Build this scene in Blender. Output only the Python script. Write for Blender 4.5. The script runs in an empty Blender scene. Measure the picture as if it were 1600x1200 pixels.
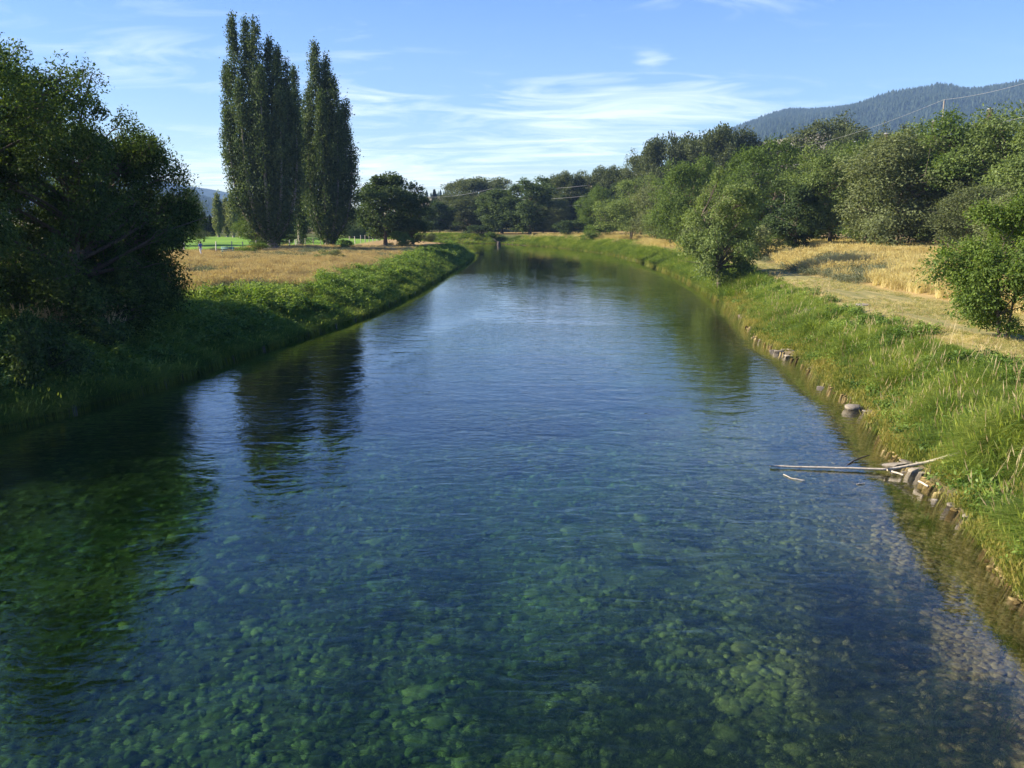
import bpy, bmesh, math, random
import numpy as np
from mathutils import Vector, noise as mnoise

# ------------------------------------------------------------------ camera, sky, sun, exposure
S = bpy.context.scene
COL = S.collection
R = math.radians
CAM_H = 7.0
PITCH = math.atan(265 / 1430)
cam_d = bpy.data.cameras.new('camera')
cam = bpy.data.objects.new('camera', cam_d)
COL.objects.link(cam)
cam.location = (0, 0, CAM_H)
cam.rotation_euler = (math.pi / 2 - PITCH, 0, 0)
cam_d.sensor_width = 36
cam_d.lens = 36 * 1430 / 1600
cam_d.clip_start = 0.1
cam_d.clip_end = 20000
S.camera = cam

SUN_EL = R(29)
SUN_AZ = R(2)          # how far the sun stands beyond the left side, away from the camera
sun_dir = Vector((-math.cos(SUN_EL) * math.cos(SUN_AZ), math.cos(SUN_EL) * math.sin(SUN_AZ), math.sin(SUN_EL)))

world = bpy.data.worlds.new('World')
S.world = world
world.use_nodes = True
wn, wl = world.node_tree.nodes, world.node_tree.links
wn.clear()
w_out = wn.new('ShaderNodeOutputWorld')
w_bg = wn.new('ShaderNodeBackground')
w_bg.inputs['Strength'].default_value = 0.069
sky = wn.new('ShaderNodeTexSky')
sky.sky_type = 'NISHITA'
sky.sun_disc = False
sky.sun_elevation = SUN_EL
sky.sun_rotation = math.atan2(sun_dir.x, sun_dir.y)
sky.altitude = 350
sky.air_density = 1.0
sky.dust_density = 0.6
sky.ozone_density = 2.2


def wmath(op, a, b=None, c=None):
    n = wn.new('ShaderNodeMath')
    n.operation = op
    for i, v in enumerate((a, b, c)):
        if v is None:
            continue
        if isinstance(v, (int, float)):
            n.inputs[i].default_value = v
        else:
            wl.new(v, n.inputs[i])
    return n.outputs[0]


tc = wn.new('ShaderNodeTexCoord')
sep = wn.new('ShaderNodeSeparateXYZ')
wl.new(tc.outputs['Generated'], sep.inputs[0])
sx, sy, sz = sep.outputs
zz = wmath('ADD', wmath('MAXIMUM', sz, 0.0), 0.10)
comb = wn.new('ShaderNodeCombineXYZ')
wl.new(wmath('DIVIDE', sx, zz), comb.inputs[0])
wl.new(wmath('DIVIDE', sy, zz), comb.inputs[1])
mp = wn.new('ShaderNodeMapping')
mp.inputs['Rotation'].default_value = (0, 0, R(24))
mp.inputs['Scale'].default_value = (0.75, 1.35, 1)
wl.new(comb.outputs[0], mp.inputs[0])
cn = wn.new('ShaderNodeTexNoise')
cn.inputs['Scale'].default_value = 1.9
cn.inputs['Detail'].default_value = 9
cn.inputs['Roughness'].default_value = 0.6
cn.inputs['Distortion'].default_value = 1.6
wl.new(mp.outputs[0], cn.inputs['Vector'])
cn2 = wn.new('ShaderNodeTexNoise')
cn2.inputs['Scale'].default_value = 0.5
cn2.inputs['Detail'].default_value = 3
wl.new(mp.outputs[0], cn2.inputs['Vector'])
az = wmath('ARCTAN2', sx, sy)
el = wmath('ARCSINE', sz)
cover = None
# thin cirrus banks: azimuth, elevation, half widths (degrees), amount
for a0, e0, wa, we, amt in ((6.0, 6.0, 11, 2.4, 1.0), (3.5, 3.9, 8.0, 1.2, .85), (-21, 8.6, 9, 3.2, .42), (-12, 2.6, 17, 2.4, .85), (-9, 6.5, 6, 1.8, .6),
                            (14, 13.2, 10, 2.6, .52), (8.3, 9.0, 1.5, .6, .75), (-9.5, 9.8, 4, 1.6, .35), (-40, 10, 16, 6, .4),
                            (62, 14, 18, 5, .5), (12.3, 6.9, 4.5, 1.0, .35), (-80, 18, 25, 7, .4), (150, 22, 40, 9, .5), (-150, 30, 40, 9, .4)):
    da = wmath('DIVIDE', wmath('SUBTRACT', az, R(a0)), R(wa))
    de = wmath('DIVIDE', wmath('SUBTRACT', el, R(e0)), R(we))
    r2 = wmath('ADD', wmath('MULTIPLY', da, da), wmath('MULTIPLY', de, de))
    g = wmath('MULTIPLY', wmath('EXPONENT', wmath('MULTIPLY', r2, -1.0)), amt)
    cover = g if cover is None else wmath('MAXIMUM', cover, g)
cover = wmath('ADD', cover, wmath('MULTIPLY', cn2.outputs['Fac'], 0.10))
thr = wmath('SUBTRACT', 0.62, wmath('MULTIPLY', cover, 0.36))
cm = wmath('MULTIPLY', wmath('SUBTRACT', cn.outputs['Fac'], thr), 1.75)
cm = wmath('MINIMUM', wmath('MAXIMUM', cm, 0.0), 0.62)
cm = wmath('MULTIPLY', cm, wmath('MINIMUM', wmath('MULTIPLY', cover, 1.6), 1.0))
hs = wn.new('ShaderNodeHueSaturation')
hs.inputs['Saturation'].default_value = 1.45
hs.inputs['Hue'].default_value = 0.524
hs.inputs['Value'].default_value = 1.0
wl.new(sky.outputs[0], hs.inputs['Color'])
mixc = wn.new('ShaderNodeMix')
mixc.data_type = 'RGBA'
wl.new(cm, mixc.inputs[0])
wl.new(hs.outputs[0], mixc.inputs[6])
mixc.inputs[7].default_value = (10.0, 10.1, 11.4, 1)
wl.new(mixc.outputs[2], w_bg.inputs['Color'])
wl.new(w_bg.outputs[0], w_out.inputs['Surface'])

sun_l = bpy.data.lights.new('sun', 'SUN')
sun_l.energy = 5.0
sun_l.angle = R(0.55)
sun_l.color = (1.0, 0.88, 0.70)
sun = bpy.data.objects.new('sun', sun_l)
COL.objects.link(sun)
sun.location = (-40, 10, 60)
sun.rotation_euler = (-sun_dir).to_track_quat('-Z', 'Y').to_euler()

S.view_settings.view_transform = 'Standard'
S.view_settings.look = 'None'
S.view_settings.gamma = 1
S.view_settings.use_curve_mapping = False
S.view_settings.exposure = 1.62
S.render.engine = 'CYCLES'
cy = S.cycles
cy.max_bounces = 7
cy.diffuse_bounces = 3
cy.glossy_bounces = 3
cy.transmission_bounces = 4
cy.transparent_max_bounces = 8
cy.volume_bounces = 0
cy.use_denoising = True
cy.sample_clamp_indirect = 4.0
cy.caustics_reflective = False
cy.caustics_refractive = False

# ------------------------------------------------------------------ helpers
rng = np.random.default_rng(11)
random.seed(5)


def ray(px, py):
    cx, cyy = (px - 800) / 1430, (600 - py) / 1430
    return np.array([cx, math.cos(PITCH) + cyy * math.sin(PITCH), -math.sin(PITCH) + cyy * math.cos(PITCH)])


def at_z(px, py, z=0.0):
    d = ray(px, py)
    t = (z - CAM_H) / d[2]
    return np.array([0, 0, CAM_H]) + d * t


def at_y(px, py, Y):
    d = ray(px, py)
    return np.array([0, 0, CAM_H]) + d * (Y / d[1])


def _hash(ix, iy, s):
    n = (ix * 374761393 + iy * 668265263 + s * 974711) & 0x7fffffff
    n = (n ^ (n >> 13)) * 1274126177 & 0x7fffffff
    n = n ^ (n >> 16)
    return (n & 0xffff) / 65535.0


def vnoise(x, y, s=0):
    x = np.asarray(x, float)
    y = np.asarray(y, float)
    ix, iy = np.floor(x).astype(np.int64), np.floor(y).astype(np.int64)
    fx, fy = x - ix, y - iy
    fx, fy = fx * fx * (3 - 2 * fx), fy * fy * (3 - 2 * fy)
    a = _hash(ix, iy, s) * (1 - fx) + _hash(ix + 1, iy, s) * fx
    b = _hash(ix, iy + 1, s) * (1 - fx) + _hash(ix + 1, iy + 1, s) * fx
    return a * (1 - fy) + b * fy


def fbm(x, y, s=0, o=4):
    t, a, n = 0, .5, 0
    for k in range(o):
        t = t + a * vnoise(np.asarray(x) * 2 ** k, np.asarray(y) * 2 ** k, s + k * 17)
        n += a
        a *= .5
    return t / n


def tag(o, label=None, cat=None, group=None, kind=None):
    if label:
        o['label'] = label
    if cat:
        o['category'] = cat
    if group:
        o['group'] = group
    if kind:
        o['kind'] = kind
    return o


def empty(name, loc=(0, 0, 0), rz=0.0):
    o = bpy.data.objects.new(name, None)
    COL.objects.link(o)
    o.empty_display_size = .3
    o.location = loc
    o.rotation_euler = (0, 0, rz)
    return o


def mesh_np(name, V, F, mat=None, smooth=False, attrs=None):
    """V (n,3); F a list of arrays of equal-length faces."""
    me = bpy.data.meshes.new(name)
    V = np.asarray(V, np.float32)
    if not isinstance(F, (list, tuple)):
        F = [F]
    F = [np.asarray(f, np.int32) for f in F if len(f)]
    nl = sum(f.size for f in F)
    nf = sum(len(f) for f in F)
    me.vertices.add(len(V))
    me.vertices.foreach_set('co', V.ravel())
    me.loops.add(nl)
    me.loops.foreach_set('vertex_index', np.concatenate([f.ravel() for f in F]))
    me.polygons.add(nf)
    st, o = [], 0
    for f in F:
        st.append(o + np.arange(len(f)) * f.shape[1])
        o += f.size
    me.polygons.foreach_set('loop_start', np.concatenate(st).astype(np.int32))
    if smooth:
        me.polygons.foreach_set('use_smooth', np.ones(nf, bool))
    me.update(calc_edges=True)
    if attrs:
        for k, (typ, dom, arr) in attrs.items():
            a = me.attributes.new(k, typ, dom)
            a.data.foreach_set('color' if typ == 'FLOAT_COLOR' else 'vector' if typ == 'FLOAT_VECTOR' else 'value',
                               np.ascontiguousarray(arr).ravel())
    if mat:
        me.materials.append(mat)
    return me


def obj(name, me, parent=None, loc=None, link=True):
    o = bpy.data.objects.new(name, me)
    if link:
        COL.objects.link(o)
    if parent:
        o.parent = parent
    if loc is not None:
        o.location = loc
    return o


class MB:
    """collects tubes, boxes and loose faces"""
    def __init__(self):
        self.v, self.f4, self.f3, self.n = [], [], [], 0

    def tube(self, pts, rad, k=6, cap=True):
        pts = np.asarray(pts, float)
        m = len(pts)
        rad = np.broadcast_to(np.asarray(rad, float), (m,))
        t = np.gradient(pts, axis=0)
        t /= np.linalg.norm(t, axis=1, keepdims=True) + 1e-9
        up = np.array([0, 0, 1.0]) if abs(t[0][2]) < .9 else np.array([1.0, 0, 0])
        a = np.cross(t, up)
        a /= np.linalg.norm(a, axis=1, keepdims=True) + 1e-9
        b = np.cross(t, a)
        th = np.arange(k) * 2 * math.pi / k
        ring = pts[:, None] + rad[:, None, None] * (np.cos(th)[None, :, None] * a[:, None] + np.sin(th)[None, :, None] * b[:, None])
        self.v.append(ring.reshape(-1, 3))
        i = np.arange(m - 1)[:, None] * k
        j = np.arange(k)[None]
        j2 = (j + 1) % k
        q = np.stack([i + j, i + j2, i + k + j2, i + k + j], -1).reshape(-1, 4) + self.n
        self.f4.append(q)
        self.n += m * k
        if cap:
            for ri in (0, m - 1):
                self.v.append(pts[ri][None])
                base = self.n - 0
                r0 = self.n - m * k + ri * k if ri == 0 else self.n - 1 - m * k + ri * k
                tri = np.stack([r0 + np.arange(k), r0 + (np.arange(k) + 1) % k, np.full(k, base)], -1)
                self.f3.append(tri)
                self.n += 1

    def box(self, c, s, rz=0.0):
        x, y, z = np.array(s) / 2
        p = np.array([[-x, -y, -z], [x, -y, -z], [x, y, -z], [-x, y, -z], [-x, -y, z], [x, -y, z], [x, y, z], [-x, y, z]])
        cr, sr = math.cos(rz), math.sin(rz)
        p = np.stack([p[:, 0] * cr - p[:, 1] * sr, p[:, 0] * sr + p[:, 1] * cr, p[:, 2]], -1) + np.array(c)
        q = np.array([[0, 3, 2, 1], [4, 5, 6, 7], [0, 1, 5, 4], [1, 2, 6, 5], [2, 3, 7, 6], [3, 0, 4, 7]])
        self.v.append(p)
        self.f4.append(q + self.n)
        self.n += 8

    def mesh(self, name, mat=None, smooth=False):
        F = []
        if self.f4:
            F.append(np.concatenate(self.f4))
        if self.f3:
            F.append(np.concatenate(self.f3))
        return mesh_np(name, np.concatenate(self.v), F, mat, smooth)


# ------------------------------------------------------------------ materials
def new_mat(name):
    m = bpy.data.materials.new(name)
    m.use_nodes = True
    nt = m.node_tree
    nt.nodes.clear()
    out = nt.nodes.new('ShaderNodeOutputMaterial')
    return m, nt, out


def N(nt, typ, **kw):
    n = nt.nodes.new(typ)
    for k, v in kw.items():
        if k.startswith('i_'):
            n.inputs[k[2:].replace('_', ' ')].default_value = v
        else:
            setattr(n, k, v)
    return n


def ramp(nt, src, stops):
    r = nt.nodes.new('ShaderNodeValToRGB')
    e = r.color_ramp.elements
    while len(e) < len(stops):
        e.new(.5)
    for k, (p, c) in enumerate(stops):
        e[k].position = p
        e[k].color = (*c, 1)
    nt.links.new(src, r.inputs[0])
    return r.outputs[0]


def mixc_(nt, fac, a, b, typ='MIX'):
    m = nt.nodes.new('ShaderNodeMix')
    m.data_type = 'RGBA'
    m.blend_type = typ
    for s, v in ((0, fac), (6, a), (7, b)):
        if hasattr(v, 'is_linked') or hasattr(v, 'links'):
            nt.links.new(v, m.inputs[s])
        elif isinstance(v, (int, float)):
            m.inputs[s].default_value = v
        else:
            m.inputs[s].default_value = (*v, 1)
    return m.outputs[2]


def m_(nt, op, a, b=None, clamp=False):
    n = nt.nodes.new('ShaderNodeMath')
    n.operation = op
    n.use_clamp = clamp
    for i, v in enumerate((a, b)):
        if v is None:
            continue
        if isinstance(v, (int, float)):
            n.inputs[i].default_value = v
        else:
            nt.links.new(v, n.inputs[i])
    return n.outputs[0]


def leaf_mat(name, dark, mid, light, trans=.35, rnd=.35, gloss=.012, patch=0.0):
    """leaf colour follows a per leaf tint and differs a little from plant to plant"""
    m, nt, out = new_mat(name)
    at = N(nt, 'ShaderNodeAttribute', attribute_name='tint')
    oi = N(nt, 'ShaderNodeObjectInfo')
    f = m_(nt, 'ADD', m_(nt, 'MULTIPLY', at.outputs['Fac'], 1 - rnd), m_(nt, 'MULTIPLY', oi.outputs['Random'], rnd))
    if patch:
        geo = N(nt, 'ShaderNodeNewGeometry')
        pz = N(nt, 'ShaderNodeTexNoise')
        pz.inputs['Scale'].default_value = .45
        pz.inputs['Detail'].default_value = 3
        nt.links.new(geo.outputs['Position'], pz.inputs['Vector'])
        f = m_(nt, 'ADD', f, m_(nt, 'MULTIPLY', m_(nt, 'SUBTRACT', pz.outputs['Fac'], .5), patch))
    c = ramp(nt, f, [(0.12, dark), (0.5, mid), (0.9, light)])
    d = N(nt, 'ShaderNodeBsdfDiffuse')
    t = N(nt, 'ShaderNodeBsdfTranslucent')
    nt.links.new(c, d.inputs[0])
    tcn = mixc_(nt, 1.0, c, (1.25, 1.25, .55), 'MULTIPLY')
    nt.links.new(tcn, t.inputs[0])
    mx = N(nt, 'ShaderNodeMixShader')
    mx.inputs[0].default_value = trans
    nt.links.new(d.outputs[0], mx.inputs[1])
    nt.links.new(t.outputs[0], mx.inputs[2])
    gl = N(nt, 'ShaderNodeBsdfGlossy')
    gl.inputs['Roughness'].default_value = .6
    gl.inputs['Color'].default_value = (.8, .85, .8, 1)
    mx2 = N(nt, 'ShaderNodeMixShader')
    mx2.inputs[0].default_value = gloss
    nt.links.new(mx.outputs[0], mx2.inputs[1])
    nt.links.new(gl.outputs[0], mx2.inputs[2])
    nt.links.new(mx2.outputs[0], out.inputs[0])
    return m


def plain_mat(name, c1, c2, scale=6, rough=.85, bump=.3, stretch=(1, 1, 1), rnd=0.0):
    m, nt, out = new_mat(name)
    tcn = N(nt, 'ShaderNodeTexCoord')
    mpn = N(nt, 'ShaderNodeMapping')
    mpn.inputs['Scale'].default_value = stretch
    nt.links.new(tcn.outputs['Object'], mpn.inputs[0])
    nz = N(nt, 'ShaderNodeTexNoise')
    nz.inputs['Scale'].default_value = scale
    nz.inputs['Detail'].default_value = 6
    nz.inputs['Roughness'].default_value = .65
    nt.links.new(mpn.outputs[0], nz.inputs['Vector'])
    f = nz.outputs['Fac']
    if rnd:
        oi = N(nt, 'ShaderNodeObjectInfo')
        f = m_(nt, 'ADD', f, m_(nt, 'MULTIPLY', m_(nt, 'SUBTRACT', oi.outputs['Random'], .5), rnd))
    c = ramp(nt, f, [(.3, c1), (.7, c2)])
    b = N(nt, 'ShaderNodeBsdfPrincipled')
    b.inputs['Roughness'].default_value = rough
    nt.links.new(c, b.inputs['Base Color'])
    if bump:
        bp = N(nt, 'ShaderNodeBump')
        bp.inputs['Strength'].default_value = bump
        bp.inputs['Distance'].default_value = .05
        nt.links.new(nz.outputs['Fac'], bp.inputs['Height'])
        nt.links.new(bp.outputs[0], b.inputs['Normal'])
    nt.links.new(b.outputs[0], out.inputs[0])
    return m


M = {}
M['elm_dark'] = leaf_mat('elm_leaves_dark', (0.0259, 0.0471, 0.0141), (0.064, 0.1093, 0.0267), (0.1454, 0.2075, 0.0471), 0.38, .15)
M['elm'] = leaf_mat('elm_leaves', (0.0675, 0.1013, 0.0324), (0.1458, 0.2025, 0.0621), (0.2362, 0.297, 0.1013), 0.41)
M['elm_grey'] = leaf_mat('elm_leaves_grey', (0.0715, 0.091, 0.0416), (0.1534, 0.1846, 0.078), (0.234, 0.2665, 0.1248), 0.36)
M['elm_green'] = leaf_mat('elm_leaves_green', (0.0518, 0.0861, 0.0203), (0.1103, 0.1722, 0.0383), (0.18, 0.246, 0.0619), 0.44)
M['cotton'] = leaf_mat('cottonwood_leaves', (0.0413, 0.0574, 0.0252), (0.0849, 0.1079, 0.0459), (0.1435, 0.1664, 0.0757), 0.36)
M['dark'] = leaf_mat('dark_leaves', (0.0325, 0.0525, 0.0225), (0.0625, 0.1, 0.035), (0.1125, 0.1562, 0.05), 0.38)
M['poplar'] = leaf_mat('poplar_leaves', (.022, .040, .015), (.050, .084, .028), (.120, .160, .052), 0.33, .12, .02)
M['bright'] = leaf_mat('young_elm_leaves', (0.065, 0.1105, 0.0208), (0.1235, 0.195, 0.0364), (0.221, 0.286, 0.0585), 0.48, .1)
M['willow'] = leaf_mat('willow_leaves', (0.036, 0.0576, 0.0216), (0.066, 0.102, 0.036), (0.114, 0.156, 0.054), 0.38)
M['conifer'] = leaf_mat('conifer_needles', (.018, .032, .016), (.032, .050, .024), (.055, .075, .036), .10)
M['forest'] = leaf_mat('mountain_needles', (.014, .024, .018), (.026, .042, .030), (.046, .062, .042), .05, .8, .0)
M['weed'] = leaf_mat('weed_leaves', (.050, .100, .016), (.130, .225, .034), (.270, .350, .065), .40, .5, .03, 1.2)
M['grass'] = leaf_mat('grass_blades', (.065, .125, .016), (.190, .290, .038), (.370, .420, .085), .45, .5, .03, 1.4)
M['lime'] = leaf_mat('waterline_grass_blades', (.110, .170, .026), (.250, .275, .055), (.430, .370, .120), .42, .5, .02, 1.6)
M['straw'] = leaf_mat('straw_blades', (.310, .245, .100), (.550, .455, .215), (.700, .630, .340), .30, .55, .02, 1.0)
M['rust'] = leaf_mat('dry_meadow_blades', (.280, .205, .115), (.480, .375, .225), (.620, .530, .330), .30, .55, .02, 1.0)
M['sage'] = leaf_mat('sage_leaves', (.090, .110, .060), (.160, .180, .105), (.230, .240, .150), .25, .5)
M['alga'] = leaf_mat('river_algae', (.020, .034, .010), (.060, .085, .020), (.130, .160, .045), .2, .5, 0)
M['pond'] = leaf_mat('water_weed', (.008, .014, .006), (.016, .024, .008), (.040, .045, .012), .2, .4, 0)
M['bark'] = plain_mat('bark', (.060, .046, .034), (.150, .118, .088), 5, .9, .8, (3, 3, .7), .2)
M['bark_pale'] = plain_mat('poplar_bark', (.120, .105, .085), (.300, .270, .220), 5, .9, .8, (3, 3, .5), .1)
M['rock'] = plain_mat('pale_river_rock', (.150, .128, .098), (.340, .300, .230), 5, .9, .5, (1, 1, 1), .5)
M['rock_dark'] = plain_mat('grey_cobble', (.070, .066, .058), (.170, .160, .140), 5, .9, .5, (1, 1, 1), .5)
M['drift'] = plain_mat('driftwood', (.300, .255, .190), (.560, .500, .400), 9, .9, .4, (1, 1, 1), .2)
M['pole'] = plain_mat('pole_wood', (.140, .120, .100), (.260, .230, .190), 6, .9, .3, (3, 3, .5), .2)
M['pole_dark'] = plain_mat('dark_pole_wood', (.030, .024, .019), (.075, .058, .046), 6, .9, .3, (3, 3, .5), .2)
M['metal'] = plain_mat('grey_wire', (.240, .250, .260), (.340, .350, .360), 4, .5, 0)
M['post'] = plain_mat('weathered_post', (.260, .230, .190), (.460, .420, .360), 8, .9, .3, (2, 2, .6), .5)
M['concrete'] = plain_mat('pale_path_concrete', (.330, .310, .280), (.480, .455, .415), 2.5, .9, .1)
M['teal'] = plain_mat('teal_paint', (.060, .190, .180), (.110, .270, .250), 5, .6, .1)


def attr_fac(nt, name, comp=None):
    a = N(nt, 'ShaderNodeAttribute', attribute_name=name)
    if comp is None:
        return a.outputs['Fac']
    s = N(nt, 'ShaderNodeSeparateColor')
    nt.links.new(a.outputs['Color'], s.inputs[0])
    return s.outputs[comp]


def ground_material():
    m, nt, out = new_mat('meadow_soil')
    geo = N(nt, 'ShaderNodeNewGeometry')

    def noise(sc, det=5, ro=.6):
        n = N(nt, 'ShaderNodeTexNoise')
        n.inputs['Scale'].default_value = sc
        n.inputs['Detail'].default_value = det
        n.inputs['Roughness'].default_value = ro
        nt.links.new(geo.outputs['Position'], n.inputs['Vector'])
        return n.outputs['Fac']
    fine, mid, big = noise(7, 6, .7), noise(.8, 5), noise(.09, 4)
    green = ramp(nt, m_(nt, 'ADD', m_(nt, 'MULTIPLY', fine, .6), m_(nt, 'MULTIPLY', mid, .4)), [(.3, (.030, .045, .012)), (.7, (.085, .105, .030))])
    dry = ramp(nt, m_(nt, 'ADD', m_(nt, 'MULTIPLY', fine, .45), m_(nt, 'MULTIPLY', mid, .55)), [(.3, (.200, .135, .055)), (.5, (.320, .225, .095)), (.72, (.430, .320, .150))])
    mpt = N(nt, 'ShaderNodeMapping')
    mpt.inputs['Scale'].default_value = (2.2, .10, 1)
    mpt.inputs['Rotation'].default_value = (0, 0, R(8))
    nt.links.new(geo.outputs['Position'], mpt.inputs[0])
    nst = N(nt, 'ShaderNodeTexNoise')
    nst.inputs['Scale'].default_value = 1.0
    nst.inputs['Detail'].default_value = 4
    nt.links.new(mpt.outputs[0], nst.inputs['Vector'])
    track = ramp(nt, m_(nt, 'ADD', m_(nt, 'MULTIPLY', fine, .3), m_(nt, 'ADD', m_(nt, 'MULTIPLY', mid, .25), m_(nt, 'MULTIPLY', nst.outputs['Fac'], .45))), [(.34, (.130, .140, .048)), (.50, (.235, .215, .080)), (.66, (.400, .320, .140))])
    fair = ramp(nt, m_(nt, 'ADD', m_(nt, 'MULTIPLY', mid, .4), m_(nt, 'MULTIPLY', big, .6)), [(.3, (.100, .210, .022)), (.7, (.175, .300, .035))])
    mud = ramp(nt, fine, [(.3, (.110, .085, .050)), (.6, (.210, .170, .100)), (.8, (.360, .320, .240))])
    c = mixc_(nt, attr_fac(nt, 'zone', 0), green, dry)
    c = mixc_(nt, attr_fac(nt, 'zone', 1), c, track)
    c = mixc_(nt, attr_fac(nt, 'zone', 2), c, fair)
    c = mixc_(nt, attr_fac(nt, 'bank'), c, mud)
    b = N(nt, 'ShaderNodeBsdfPrincipled')
    b.inputs['Roughness'].default_value = .95
    b.inputs['Specular IOR Level'].default_value = .15
    nt.links.new(c, b.inputs['Base Color'])
    bp = N(nt, 'ShaderNodeBump')
    bp.inputs['Strength'].default_value = .5
    bp.inputs['Distance'].default_value = .06
    nt.links.new(fine, bp.inputs['Height'])
    nt.links.new(bp.outputs[0], b.inputs['Normal'])
    nt.links.new(b.outputs[0], out.inputs[0])
    return m


def bed_material():
    m, nt, out = new_mat('riverbed_gravel')
    geo = N(nt, 'ShaderNodeNewGeometry')
    vo = N(nt, 'ShaderNodeTexVoronoi')
    vo.inputs['Scale'].default_value = 5.5
    nt.links.new(geo.outputs['Position'], vo.inputs['Vector'])
    nz = N(nt, 'ShaderNodeTexNoise')
    nz.inputs['Scale'].default_value = .55
    nz.inputs['Detail'].default_value = 5
    nt.links.new(geo.outputs['Position'], nz.inputs['Vector'])
    nf = N(nt, 'ShaderNodeTexNoise')
    nf.inputs['Scale'].default_value = 14
    nf.inputs['Detail'].default_value = 4
    nt.links.new(geo.outputs['Position'], nf.inputs['Vector'])
    sp = N(nt, 'ShaderNodeSeparateColor')
    nt.links.new(vo.outputs['Color'], sp.inputs[0])
    f = m_(nt, 'ADD', m_(nt, 'MULTIPLY', sp.outputs[0], .45), m_(nt, 'MULTIPLY', nf.outputs['Fac'], .55))
    c1 = ramp(nt, f, [(.15, (.040, .046, .014)), (.5, (.105, .112, .034)), (.85, (.210, .205, .075))])
    c2 = ramp(nt, f, [(.15, (.080, .058, .024)), (.5, (.190, .145, .062)), (.85, (.340, .270, .140))])
    c = mixc_(nt, attr_fac(nt, 'bank'), c1, c2)
    c = mixc_(nt, ramp(nt, nz.outputs['Fac'], [(.33, (.5, .5, .5)), (.6, (0, 0, 0))]), c, (.036, .040, .014))
    b = N(nt, 'ShaderNodeBsdfPrincipled')
    b.inputs['Roughness'].default_value = 1
    b.inputs['Specular IOR Level'].default_value = .0
    nt.links.new(c, b.inputs['Base Color'])
    nt.links.new(b.outputs[0], out.inputs[0])
    return m


def stone_bed_mat():
    m, nt, out = new_mat('algae_covered_stone')
    tcn = N(nt, 'ShaderNodeTexCoord')
    nz = N(nt, 'ShaderNodeTexNoise')
    nz.inputs['Scale'].default_value = 3.4
    nz.inputs['Detail'].default_value = 6
    nz.inputs['Roughness'].default_value = .7
    nt.links.new(tcn.outputs['Object'], nz.inputs['Vector'])
    oi = N(nt, 'ShaderNodeObjectInfo')
    f = m_(nt, 'ADD', m_(nt, 'MULTIPLY', nz.outputs['Fac'], .6), m_(nt, 'MULTIPLY', oi.outputs['Random'], .4))
    green = ramp(nt, f, [(.26, (.030, .040, .012)), (.5, (.130, .150, .042)), (.76, (.360, .370, .120))])
    brown = ramp(nt, f, [(.26, (.070, .048, .018)), (.5, (.210, .160, .068)), (.78, (.420, .340, .170))])
    geo = N(nt, 'ShaderNodeNewGeometry')
    sp = N(nt, 'ShaderNodeSeparateXYZ')
    nt.links.new(geo.outputs['Position'], sp.inputs[0])
    shallow = m_(nt, 'MULTIPLY', m_(nt, 'ADD', sp.outputs[2], .75), 2.2, True)
    c = mixc_(nt, shallow, green, brown)
    b = N(nt, 'ShaderNodeBsdfPrincipled')
    b.inputs['Roughness'].default_value = 1
    b.inputs['Specular IOR Level'].default_value = 0
    nt.links.new(c, b.inputs['Base Color'])
    nt.links.new(b.outputs[0], out.inputs[0])
    return m


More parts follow.
